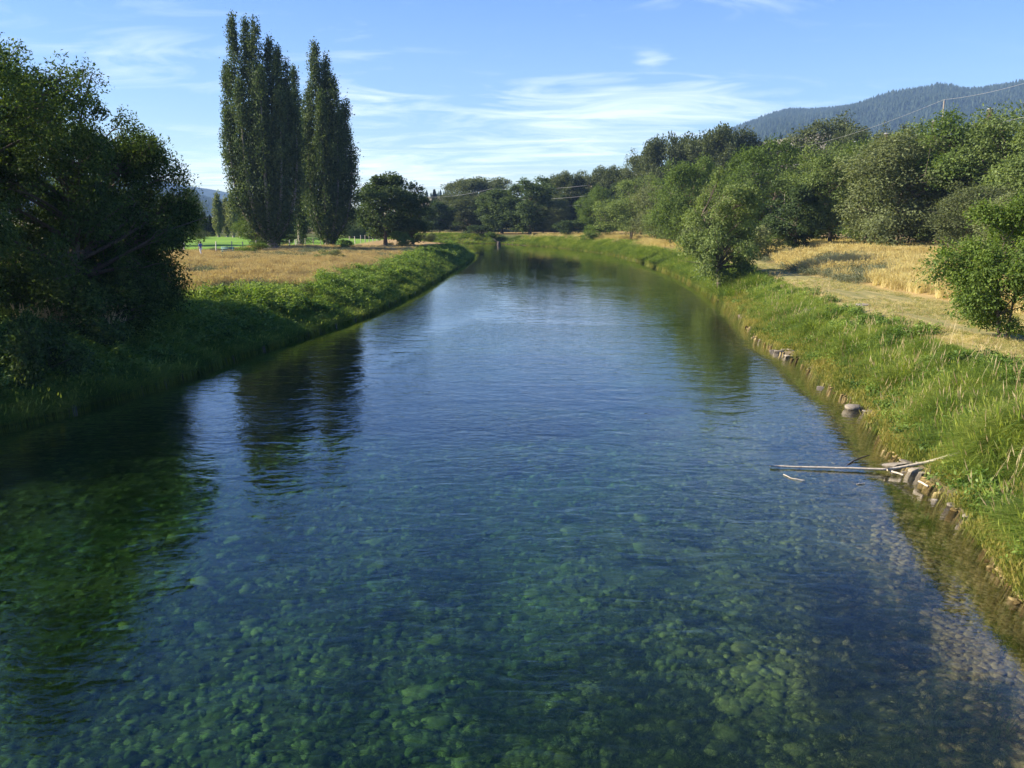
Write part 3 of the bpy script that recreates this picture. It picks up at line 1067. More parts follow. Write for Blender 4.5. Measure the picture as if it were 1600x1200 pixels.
def near_rocks(x, y):
    k = np.zeros(np.shape(x), bool)
    for px, py, w, flat, lab, mi in rock_rows:
        p = at_z(px, py, .1)
        k |= np.hypot((x - p[0]), (y - p[1] + .25) * .7) < .12 + .75 * w / 1430 * p[1]
    for px, py, h in ((1425, 726, .3), (1440, 722, .4), (1456, 719, .6), (1472, 714, .8), (1488, 710, 1.0), (1503, 706, 1.1)):
        p = at_z(px, py, h)
        k |= np.hypot((x - p[0]), (y - p[1] + .35) * .7) < .34
    return k


# sunlit right bank
x, y, s = sample_bank(20000, 13, 120, .8, 4.4, 1, 1.7)
pn = fbm(x * .8, y * .8, 201, 3)
put('tall_bank_grass', 'tall bright green grass growing thickly along the sunlit bank', x, y,
    (.28 + 1.25 * pn ** 1.6) * rng.uniform(.7, 1.25, len(x)) * np.interp(s, [.9, 1.7, 3.0, 4.4], [.6, 1, .9, .45]) * np.interp(y, [13, 80, 120], [1.0, .8, .6]), T_grass,
    ((pn > .30) | (s < 1.5)) & ~near_rocks(x, y))
x, y, s = sample_bank(13000, 13, 215, -.05, 1.9, 1, 1.6, 1.2)
put('waterline_grass', 'short yellow green grass and weeds edging the waterline on the sunlit bank', x, y,
    rng.uniform(.6, 1.25, len(x)) * np.interp(y, [13, 60, 215], [.85, 1.0, 1.5]), T_lime, (rng.uniform(0, 1, len(x)) < np.interp(s, [0, .6], [.35, 1]) * np.where((fbm(x * .6, y * .6, 91) > .56) & (s < 1.0) & (y < 70), .4, 1)) & ~near_rocks(x, y))
x, y, s = sample_bank(7000, 75, 216, .3, 3.6, 1, 1.3)
put('far_bank_grass', 'yellow green grass strip along the far bend of the bank', x, y, rng.uniform(.7, 1.5, len(x)), [T_lime[0], T_grass[0], T_grass[1], T_grass[2]])
bp_ = np.array([[17.8, 159], [7, 200], [-3, 217], [-19, 232], [-50, 243]])
sl_ = np.append(0, np.cumsum(np.hypot(*np.diff(bp_, axis=0).T)))
t_ = rng.uniform(0, sl_[-1], 6500)
x, y = np.interp(t_, sl_, bp_[:, 0]), np.interp(t_, sl_, bp_[:, 1])
o_ = rng.uniform(.1, 8, 6500) ** 1.0
put('bend_grass', 'light green grass on the bank where the river bends out of sight', x + o_ * .75, y + o_ * .66, rng.uniform(.6, 1.3, 6500), [T_lime[0], T_grass[0], T_lime[1], T_grass[1]])
x, y, s = sample_bank(3600, 13, 120, .5, 4.9, 1, 1.7)
put('bank_weeds', 'leafy green weeds mixed into the tall sunlit bank grass', x, y, rng.uniform(.4, .9, len(x)), T_weed, fbm(x * .4, y * .4, 207) > .5)
x, y, s = sample_bank(380, 13, 120, .9, 4.6, 1, 1.5)
put('bank_seed_stalks', 'pale dry seed stalks standing among the green bank grass', x, y, rng.uniform(.7, 1.1, len(x)), T_stalk)
# straw grass on the raised bank
x, y, s = sample_bank(15000, 42, 125, 7, 30, 1, 1.2)
bs = berm_start(y)
pn = fbm(x * .22, y * .22, 215)
put('straw_grass', 'tall straw-yellow dry grass on the raised bank below the trees', x, y, rng.uniform(.55, 1.1, len(x)), T_straw,
    (s > bs + .4) & (pn < .60) & (np.abs(x - np.interp(y, pp[:, 1], pp[:, 0])) > 1.4))
put('sage_weeds', 'grey green weeds in patches among the straw-yellow grass', x, y, rng.uniform(.6, 1.3, len(x)), T_sage,
    (s > bs - .5) & (pn >= .54) & (s < bs + 8) & (rng.uniform(0, 1, len(x)) < .55))
x, y, s = sample_bank(17000, 28, 110, 4.3, 14, 1, 1.3)
put('track_stubble', 'short pale stubble on the mown track and its edges', x, y, rng.uniform(.14, .36, len(x)), T_stub, (s < berm_start(y) + 1.5) & (fbm(x * .7, y * .12, 217) > .45))
x, y, s = sample_bank(4200, 110, 222, 3.0, 20, 1, 1.0)
put('far_meadow_grass', 'dry tan grass on the flat meadow along the far bank', x, y, rng.uniform(.45, 1.0, len(x)), T_straw, fbm(x * .1, y * .1, 219) > .38)
# left bank
x, y, s = sample_bank(14000, 22, 172, .05, 8.5, -1, 1.45)
pn = fbm(x * .3, y * .3, 225)
lim = 5.2 + (fbm(x * .12, y * .12, 227) - .5) * 6
put('left_bank_weeds', 'leafy green weeds covering the slope of the bank opposite', x, y, (.40 + 1.1 * fbm(x * .7, y * .7, 229, 3)) * rng.uniform(.7, 1.3, len(x)) * np.interp(s, [.2, 1.5], [.45, 1]), T_weed,
    (s < lim) & (pn > .36))
x, y, s = sample_bank(17000, 22, 175, -.05, 9, -1, 1.5)
pn = fbm(x * .3, y * .3, 225)
lim = 5.6 + (fbm(x * .12, y * .12, 227) - .5) * 6
put('left_bank_grass', 'green grass between the leafy weeds on the bank opposite', x, y, (.45 + .5 * pn) * rng.uniform(.6, 1.2, len(x)) * np.interp(s, [.1, 1.2], [.8, 1]), T_grass, s < lim)
x, y, s = sample_bank(5200, 22, 172, -.15, .9, -1, 1.45)
put('overhanging_grass', 'dark grass hanging over the waterline of the bank opposite', x, y, rng.uniform(.35, .8, len(x)), T_grass)
x, y, s = sample_bank(26000, 55, 140, 3.5, 40, -1, .9)
lim = 4.6 + (fbm(x * .12, y * .12, 227) - .5) * 6
pn = fbm(x * .16, y * .16, 231)
fence_y = lambda x: np.interp(x, [-60, -41, -28, -24], [104, 116, 176, 192])
put('dry_meadow_grass', 'rusty tan dry meadow grass between the river and the fence', x, y, rng.uniform(.55, 1.0, len(x)) * (.55 + .95 * fbm(x * .3, y * .3, 233)) * np.interp(y, [85, 110], [1, .65]), T_rust, (s > lim) & (pn < .63) & (rng.uniform(0, 1, len(x)) < np.interp(y, [55, 62], [.3, 1])) & (y < fence_y(x) - .5))
put('meadow_weeds', 'grey green weeds in patches in the rusty meadow', x, y, rng.uniform(.6, 1.2, len(x)), T_sage,
    (s > lim - 1) & (pn >= .58) & (y < fence_y(x) - 1) & (rng.uniform(0, 1, len(x)) < .5))
x, y, s = sample_bank(4200, 22, 62, 4, 26, -1, 1.0)
put('shaded_undergrowth', 'dark green undergrowth in the shade beneath the leaning elms', x, y, rng.uniform(.6, 1.2, len(x)), T_weed, fbm(x * .3, y * .3, 235) > .4)
c0 = at_z(118, 500, 2.3)
a_ = rng.normal(0, 1, (90, 2)) * [.8, .9]
put('dry_dock_clump', 'rusty clump of dry seed stalks in the shade of the elms', c0[0] + a_[:, 0], c0[1] + a_[:, 1], rng.uniform(1.1, 1.8, 90), T_rust)
x = rng.uniform(-90, -24, 9000)
y = rng.uniform(118, 215, 9000)
put('fairway_rough', 'longer green rough grass along the fence and fairway edges', x, y, rng.uniform(.3, .7, 9000), T_grass, (FAIR(x, y) < .4) & (x < xl(y) - 4) & (y > fence_y(x)))


# ------------------------------------------------------------------ trees
def lobes_round(g, H, z0, Rr, nl, squash=1.0, lr=(.26, .42), top_bias=.0):
    zc, rz = (z0 + H) / 2, (H - z0) / 2
    d = unit(g.normal(0, 1, (nl, 3)))
    axes = unit(g.normal(0, 1, (5, 3)))
    amp = g.uniform(-.22, .28, 5)
    env = 1 + sum(amp[q] * np.clip(d @ axes[q], 0, 1) ** 2 for q in range(5))
    f = g.uniform(.50, .92, nl) * env
    rad = Rr * (lr[0] * .8 + (lr[1] - lr[0] * .8) * g.uniform(0, 1, nl) ** 1.5)
    C = np.stack([d[:, 0] * f * Rr, d[:, 1] * f * Rr, zc + d[:, 2] * f * rz * 1.02 + top_bias], -1)
    C = np.vstack([C, [[0, 0, zc]]])
    rad = np.append(rad, Rr * .38)
    C[:, 2] = np.clip(C[:, 2], z0 + rad * .5, None)
    rads = np.stack([rad, rad, rad * squash], -1)
    return C, rads


def make_tree(name, seed, C, rads, clumps, lpc, clump_r, leaf, aspect, leafmat, barkmat, trunk_r, trunk_h, droop=.35, lean=(0, 0), stems=1,
              hang=0.0, upright=False, twig_r=.012, hollow=.5, bare=0, tint_bias=0.0, fit=None):
    g = np.random.default_rng(seed)
    nl = len(C)
    vol = rads[:, 0] * rads[:, 1] + rads[:, 0] * rads[:, 2]
    w_ = g.choice(nl, clumps, p=vol / vol.sum())
    cen = C.mean(0)
    d = unit(g.normal(0, 1, (clumps, 3)) + .55 * unit(C[w_] - cen) + np.array([0, 0, .25]))
    f = g.uniform(hollow, 1.0, clumps) ** .7
    K = C[w_] + d * rads[w_] * f[:, None]
    K[:, 2] = np.maximum(K[:, 2], .25)
    # leaves
    n = clumps * lpc
    kk = np.repeat(np.arange(clumps), lpc)
    off = g.normal(0, 1, (n, 3))
    on = np.linalg.norm(off, axis=1, keepdims=True)
    off = off / on * np.minimum(on, 1.75) * clump_r * np.array([1, 1, .75]) * (.55 + .9 * g.uniform(0, 1, clumps)[kk])[:, None]
    if upright:
        off = off * np.array([.75, .75, 1.5])
    outd = unit(K - cen)[kk]
    P = K[kk] + off
    P[:, 2] -= droop * np.hypot(off[:, 0], off[:, 1])
    if hang:
        hl = hang * (g.uniform(.3, 1, clumps))[kk] * g.uniform(0, 1, n)
        P[:, 2] -= hl
    P[:, 2] = np.maximum(P[:, 2], .08 + g.uniform(0, .3, n))
    ax = unit(off / clump_r * .5 + outd * .4 + g.normal(0, .6, (n, 3)) + np.array([0, 0, .8 if upright else (-1.2 if hang else -.35)]))
    nr = unit(g.normal(0, .42, (n, 3)) + unit(off + 1e-6) * .55 + outd * .55 + np.array([0, 0, .45]))
    L = leaf * g.uniform(.6, 1.4, n)
    ct = g.uniform(-.22, .22, clumps)[kk]
    tint = np.clip(.45 + tint_bias + ct + g.uniform(-.28, .28, n), 0, 1)
    V, F, T = quads_from_leaves(P, ax, nr, L, L * aspect, tint)
    if fit:                                     # bring the crown to its true height and spread
        kz = fit[0] / np.percentile(V[:, 2], 99.3)
        kx = fit[1] / np.percentile(np.hypot(V[:, 0], V[:, 1]), 92)
        fs = np.array([kx, kx, kz])
        V, C, K = V * fs, C * fs, K * fs
        trunk_h = trunk_h * kz
    crown = mesh_np(name + '_crown', V, F, leafmat, False, {'tint': ('FLOAT', 'POINT', T.astype(np.float32))})
    # trunk, limbs, twigs
    mb = MB()
    tops = []
    for sidx in range(stems):
        a = 2 * math.pi * sidx / stems + g.uniform(0, 1)
        sp = 0 if stems == 1 else .35
        b0 = np.array([math.cos(a) * sp * .5, math.sin(a) * sp * .5, -.4])
        t = np.linspace(0, 1, 9)
        wob = np.cumsum(g.normal(0, .022, (9, 2)), 0) * trunk_h
        xs = b0[0] + (lean[0] + (math.cos(a) * sp if stems > 1 else 0) * trunk_h * .5) * t ** 1.2 + wob[:, 0] * t
        ys_ = b0[1] + (lean[1] + (math.sin(a) * sp if stems > 1 else 0) * trunk_h * .5) * t ** 1.2 + wob[:, 1] * t
        pts = np.stack([xs, ys_, b0[2] + (trunk_h + .4) * t], -1)
        rr = trunk_r / math.sqrt(stems) * (1.0 - .72 * t)
        rr[0] *= 1.55
        rr[1] *= 1.12
        mb.tube(pts, rr, 9)
        tops.append((pts, rr))
    for i in range(nl):
        pts, rr = tops[i % stems]
        c = C[i]
        hor = math.hypot(c[0] - pts[-1][0], c[1] - pts[-1][1])
        zt = np.clip(c[2] - .55 * hor - .3 * rads[i, 2], trunk_h * .28, trunk_h * .98)
        k = int(np.argmin(np.abs(pts[:, 2] - zt)))
        p0 = pts[k]
        p1 = p0 * .45 + c * .55 + np.array([0, 0, .12 * hor]) + g.normal(0, .08, 3) * hor
        t = np.linspace(0, 1, 7)[:, None]
        lim = (1 - t) ** 2 * p0 + 2 * t * (1 - t) * p1 + t ** 2 * c
        r0 = min(rr[k] * .62, trunk_r * .42)
        mb.tube(lim, np.linspace(r0, max(r0 * .22, twig_r * 1.6), 7), 6, False)
        # twigs to some of the leaf clumps on this lobe
        q = np.where(w_ == i)[0]
        for jx in q[:max(3, int(len(q) * .5))]:
            e = K[jx]
            s0 = lim[int(g.integers(3, 7))]
            m1 = (s0 + e) / 2 + g.normal(0, .10, 3) * np.linalg.norm(e - s0) + np.array([0, 0, .06])
            mb.tube(np.array([s0, m1, e]), [twig_r * 2.0, twig_r * 1.3, twig_r * .6], 3, False)
    for bidx in range(bare):
        c = C[g.integers(0, nl)]
        e = c + unit(g.normal(0, 1, 3) + np.array([0, 0, .7])) * rads.max() * 1.5
        mb.tube(np.array([c, (c + e) / 2 + g.normal(0, .15, 3), e]), [twig_r * 2, twig_r * 1.4, twig_r * .5], 3, False)
    return mb.mesh(name + '_trunk', barkmat, True), crown


def plant_tree(name, label, cat, meshes, x, y, rz=0.0, sc=(1, 1, 1), group=None, z=None):
    t = empty(name, (x, y, ground_z(x, y) - .05 if z is None else z), rz)
    t.scale = sc
    tag(t, label, cat, group)
    obj('trunk', meshes[0], t)
    obj('crown', meshes[1], t)
    return t


TEMPL = {}


def templ(key, H, R_, f):
    TEMPL[key] = (f, H, R_)


def rtree(seed, H, z0, Rr, nl, clumps, lpc, clump_r, leaf, mat, trunk_r, th, **kw):
    g = np.random.default_rng(seed)
    sq = kw.pop('squash', .9)
    lr = kw.pop('lr', (.26, .42))
    C, rads = lobes_round(g, H, z0, Rr, nl, sq, lr)
    return make_tree('tree%d' % seed, seed, C, rads, clumps, lpc, clump_r, leaf, kw.pop('aspect', .6), mat, kw.pop('bark', M['bark']), trunk_r, th, fit=(H, Rr), **kw)


# --- templates: name -> (meshes, height, crown radius)
TEMPL['elm_a'] = (rtree(301, 12, 2.9, 5.2, 38, 480, 62, .50, .21, M['elm'], .26, 6.5, droop=.5), 12, 5.2)
TEMPL['elm_b'] = (rtree(302, 12, .8, 5.6, 42, 500, 62, .50, .21, M['elm_grey'], .24, 6.0, droop=.6, stems=3, bare=8), 12, 5.6)
TEMPL['elm_c'] = (rtree(303, 12, 1.9, 5.0, 36, 480, 62, .50, .21, M['elm_green'], .26, 6.5, droop=.4), 12, 5.0)
TEMPL['elm_d'] = (rtree(304, 12, .6, 5.0, 40, 500, 62, .50, .21, M['elm'], .24, 6.0, droop=.5, stems=2, bare=5), 12, 5.0)
TEMPL['cotton_a'] = (rtree(311, 22, 1.5, 6.6, 46, 560, 48, .74, .40, M['cotton'], .42, 15, droop=.2, lr=(.24, .40)), 22, 6.6)
TEMPL['cotton_b'] = (rtree(312, 22, 1.5, 6.2, 44, 560, 48, .74, .40, M['cotton'], .40, 15, droop=.2, lr=(.24, .42), upright=True), 22, 6.2)
TEMPL['dark_a'] = (rtree(313, 16, .6, 5.0, 44, 520, 38, .58, .40, M['dark'], .34, 9, droop=.3, lr=(.24, .40)), 16, 5.0)
TEMPL['dark_b'] = (rtree(314, 16, .9, 5.4, 42, 520, 38, .60, .40, M['dark'], .34, 9, droop=.3, lr=(.24, .40)), 16, 5.4)
TEMPL['shrub_a'] = (rtree(321, 3, .1, 2.0, 14, 150, 34, .26, .17, M['elm_green'], .07, 1.4, droop=.3, stems=3, twig_r=.008), 3, 2.0)
TEMPL['shrub_b'] = (rtree(322, 3, .1, 2.1, 14, 150, 34, .26, .17, M['dark'], .07, 1.4, droop=.3, stems=3, twig_r=.008), 3, 2.1)
TEMPL['shrub_c'] = (rtree(323, 3, .1, 2.0, 13, 140, 34, .28, .17, M['elm_grey'], .07, 1.4, droop=.3, stems=3, twig_r=.008, bare=6), 3, 2.0)


def poplar(seed, cols, trunk_r, clump_d, leaf, mat=None, lpc=34, z0=3.0, clump_r=.36):
    """cols: (dx, dy, z_top, radius) upright leaders sweeping up from one trunk"""
    g = np.random.default_rng(seed)
    C, rads = [], []
    mb = MB()
    zt = max(c[2] for c in cols)
    tp = np.array([[0, 0, -.4], [.02, .03, .6], [-.05, .0, 2.0], [0, .08, 4.0], [.05, 0, zt * .35], [0, 0, zt * .6]])
    mb.tube(tp, [trunk_r * 1.7, trunk_r * 1.15, trunk_r, trunk_r * .9, trunk_r * .55, trunk_r * .2], 12)
    K = []
    for dx, dy, zc, rc in cols:
        n = max(10, int(clump_d * zc * rc))
        t = g.uniform(0.0, 1.0, n) ** .9
        zb = z0 * g.uniform(.8, 1.5)
        zz3 = zb + (zc - zb) * t
        sweep = 1 - np.exp(-3.2 * (zz3 - 1.0) / zc * 1.6)
        prof = np.interp(t, [0, .08, .28, .5, .75, .92, 1.0], [.25, .6, .95, 1.0, .78, .42, .10])
        prof = prof * (.55 + .85 * vnoise(zz3 * .75, zz3 * 0 + dx * 7, seed))
        a = g.uniform(0, 2 * math.pi, n)
        rf = g.uniform(.2, 1.0, n) ** .6
        K.append(np.stack([dx * sweep + np.cos(a) * rf * rc * prof, dy * sweep + np.sin(a) * rf * rc * prof, zz3], -1))
        zl2 = np.linspace(1.6, zc * .95, 12)
        sw = 1 - np.exp(-3.2 * (zl2 - 1.0) / zc * 1.6)
        mb.tube(np.stack([dx * sw, dy * sw, zl2], -1), np.linspace(trunk_r * .42, .03, 12), 6, False)
    K = np.concatenate(K)
    n = len(K) * lpc
    kk = np.repeat(np.arange(len(K)), lpc)
    off = g.normal(0, 1, (n, 3)) * clump_r * np.array([.8, .8, 1.5])
    P = K[kk] + off
    P[:, 2] = np.maximum(P[:, 2], z0 * .6)
    hd = unit(np.stack([K[:, 0], K[:, 1], 0 * K[:, 0]], -1))[kk]
    ax = unit(off * .6 + hd * .3 + g.normal(0, .5, (n, 3)) + np.array([0, 0, .7]))
    nr = unit(hd * .7 + unit(off * np.array([1, 1, .4])) * .8 + g.normal(0, .42, (n, 3)) + np.array([0, 0, .3]))
    L = leaf * g.uniform(.6, 1.4, n)
    tint = np.clip(.45 + g.uniform(-.25, .25, len(K))[kk] + g.uniform(-.28, .28, n), 0, 1)
    V, F, T = quads_from_leaves(P, ax, nr, L, L * .75, tint)
    return mb.mesh('poplar_trunk', M['bark_pale'], True), mesh_np('poplar_crown', V, F, mat or M['poplar'], False, {'tint': ('FLOAT', 'POINT', T.astype(np.float32))})


def px_x(px, Y):
    return (px - 800) / 1430 * Y / (math.cos(PITCH) + (600 - 385) / 1430 * math.sin(PITCH)) * 1.0


def top_z(py, Y):
    return at_y(800, py, Y)[2]


# near elms on the left
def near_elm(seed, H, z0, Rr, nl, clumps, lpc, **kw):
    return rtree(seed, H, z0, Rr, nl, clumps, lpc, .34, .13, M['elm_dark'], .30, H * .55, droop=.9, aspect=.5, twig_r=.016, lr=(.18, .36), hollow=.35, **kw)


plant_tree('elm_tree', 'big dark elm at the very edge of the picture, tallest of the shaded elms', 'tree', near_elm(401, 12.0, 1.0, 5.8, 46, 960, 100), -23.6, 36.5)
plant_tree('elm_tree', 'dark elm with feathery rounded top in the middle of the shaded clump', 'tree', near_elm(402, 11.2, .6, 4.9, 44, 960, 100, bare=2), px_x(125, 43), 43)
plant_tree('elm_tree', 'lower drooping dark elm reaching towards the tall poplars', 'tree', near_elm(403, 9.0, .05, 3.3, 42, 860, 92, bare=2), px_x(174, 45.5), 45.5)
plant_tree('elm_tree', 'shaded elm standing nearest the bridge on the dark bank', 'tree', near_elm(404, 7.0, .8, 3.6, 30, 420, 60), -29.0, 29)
plant_tree('elm_tree', 'tall unseen elm added back from the river to shade the left clump', 'tree', near_elm(410, 11.0, .4, 6.0, 32, 520, 60), -34.5, 44)  # out of view, added so its shadow darkens the elms and shrubs beside it
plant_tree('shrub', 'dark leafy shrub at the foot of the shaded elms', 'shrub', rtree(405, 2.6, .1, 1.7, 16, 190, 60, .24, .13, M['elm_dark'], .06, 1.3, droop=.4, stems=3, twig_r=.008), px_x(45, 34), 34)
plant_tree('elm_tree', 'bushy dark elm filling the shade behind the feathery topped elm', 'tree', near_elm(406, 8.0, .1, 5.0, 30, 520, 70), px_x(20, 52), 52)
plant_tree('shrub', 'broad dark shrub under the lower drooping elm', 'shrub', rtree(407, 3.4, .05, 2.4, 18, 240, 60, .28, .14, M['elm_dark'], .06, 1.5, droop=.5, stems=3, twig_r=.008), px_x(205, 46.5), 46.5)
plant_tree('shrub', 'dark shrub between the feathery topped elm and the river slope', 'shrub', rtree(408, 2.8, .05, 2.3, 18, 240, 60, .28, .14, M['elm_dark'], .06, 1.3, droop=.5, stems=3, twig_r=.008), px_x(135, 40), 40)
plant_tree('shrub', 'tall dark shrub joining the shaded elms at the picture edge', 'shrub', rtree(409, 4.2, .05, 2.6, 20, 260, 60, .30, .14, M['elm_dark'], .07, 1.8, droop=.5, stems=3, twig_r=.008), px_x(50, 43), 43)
# near young elm on the right
plant_tree('young_elm_tree', 'young bright green elm bush nearest the camera on the sunlit bank', 'tree',
           rtree(411, 5.7, .10, 2.5, 30, 760, 50, .27, .125, M['bright'], .11, 3.4, droop=.7, stems=4, aspect=.5, twig_r=.009, lr=(.22, .36), hollow=.35, bare=5), px_x(1582, 37), 37)
# lone elm on the right bank
plant_tree('elm_tree', 'lone irregular elm standing on the edge of the sunlit bank', 'tree',
           rtree(412, 10.2, .15, 3.8, 44, 760, 50, .36, .17, M['elm'], .22, 6.2, droop=.6, aspect=.55, twig_r=.014, lr=(.18, .32), hollow=.3, bare=14, lean=(-.6, 0)), px_x(1128, 81), 81)

# the tall poplars
u = .0895
A_cols = [(-4.2, 0, 33.2, 1.55), (-2.7, 1.2, 33.0, 1.5), (-1.0, -.6, 32.7, 1.6), (.7, .6, 30.2, 1.6), (2.1, -.5, 28.6, 1.5), (2.9, 1.0, 27.2, 1.3), (-5.5, .4, 26.5, 1.2),
          (-5.0, -1.6, 20.0, 1.4), (-2.8, -2.6, 24.0, 1.7), (0.2, -2.9, 25.5, 1.8), (2.6, -2.2, 22.5, 1.6), (4.3, .2, 20.5, 1.3), (-1.5, 2.8, 27, 1.7), (1.6, 2.8, 25, 1.7)]
plant_tree('poplar_tree', 'tallest columnar poplar with several pointed tops beside the fence', 'tree', poplar(501, [(a * .95, b, c * .918, d * .95) for a, b, c, d in A_cols], .75, 5.9, .23, z0=1.3, lpc=46), px_x(425, 128), 128)
B_cols = [(-1.2, 0, 31.8, 1.6), (.4, .6, 30.2, 1.5), (1.7, -.4, 26.6, 1.5), (3.3, .4, 23.4, 1.4), (-2.6, .4, 24.6, 1.4), (-2.4, -1.6, 20.0, 1.5), (0, -2.2, 24.0, 1.8), (2.3, -1.8, 21.0, 1.6),
          (4.2, -.3, 16.0, 1.2), (-.6, 2.0, 26.0, 1.6), (2.2, 2, 22.0, 1.5), (-3.4, 0, 15.0, 1.1)]
plant_tree('poplar_tree', 'second tall columnar poplar with a single pointed top, nearer the river', 'tree', poplar(502, [(a * .95, b, c * .91, d * 1.0) for a, b, c, d in B_cols], .62, 5.9, .23, z0=1.1, lpc=46), px_x(514, 139), 139)
C_cols = [(0, 0, 27.6, 1.3), (-.9, .5, 24.5, 1.2), (.9, -.4, 23.5, 1.2)]
plant_tree('poplar_tree', 'slim poplar spire showing between the two tall poplars', 'tree', poplar(503, [(a, b, c * .95, d) for a, b, c, d in C_cols], .4, 5, .23, z0=1.0, lpc=46), px_x(470, 144), 144)

# remaining trees: template, pixel column, distance, pixel row of the top, width in pixels, name, label
far_poplar = poplar(511, [(0, 0, 12, .9), (.5, .2, 10.5, .7), (-.5, -.2, 10, .8), (.2, .7, 9, .8)], .22, 9, .34, M['elm_grey'], 16, 1.2, .3)
TEMPL['poplar_far'] = (far_poplar, 12, 1.5)
willow_g = np.random.default_rng(521)
wC, wR = lobes_round(willow_g, 11, 3.5, 4.5, 22, .8, (.28, .42))
TEMPL['willow'] = (make_tree('willow', 521, wC, wR, 360, 56, .42, .30, .3, M['willow'], M['bark'], .35, 6, hang=4.2, fit=(11, 4.9)), 11, 4.9)


def conifer(seed, H, Rr, layers, nleaf):
    g = np.random.default_rng(seed)
    n = nleaf
    t = g.uniform(0.02, 1, n) ** .75
    a = g.uniform(0, 6.28, n)
    lay = (np.floor(t * layers) + (1 - (t * layers) % 1) * .75) / layers
    r = Rr * (1 - t) ** .9 * (.35 + .65 * g.uniform(0, 1, n) ** .5) * (.8 + .4 * vnoise(a * 2, t * layers, seed))
    P = np.stack([np.cos(a) * r, np.sin(a) * r, H * (.08 + .92 * t) - r * .25], -1)
    hd = np.stack([np.cos(a), np.sin(a), 0 * a], -1)
    ax = unit(hd + np.array([0, 0, -.25]) + g.normal(0, .3, (n, 3)))
    nr = unit(np.array([0, 0, 1.0]) + g.normal(0, .4, (n, 3)))
    L = H * .06 * g.uniform(.6, 1.4, n)
    V, F, T = quads_from_leaves(P, ax, nr, L, L * .5, g.uniform(0, 1, n))
    mb = MB()
    mb.tube([[0, 0, -.3], [0, 0, H * .5], [0, 0, H * .97]], [H * .02, H * .012, .02], 6)
    return mb.mesh('conifer_trunk', M['bark']), mesh_np('conifer_crown', V, F, M['conifer'], False, {'tint': ('FLOAT', 'POINT', T.astype(np.float32))})


TEMPL['conifer'] = (conifer(531, 12, 2.2, 14, 3800), 12, 2.2)

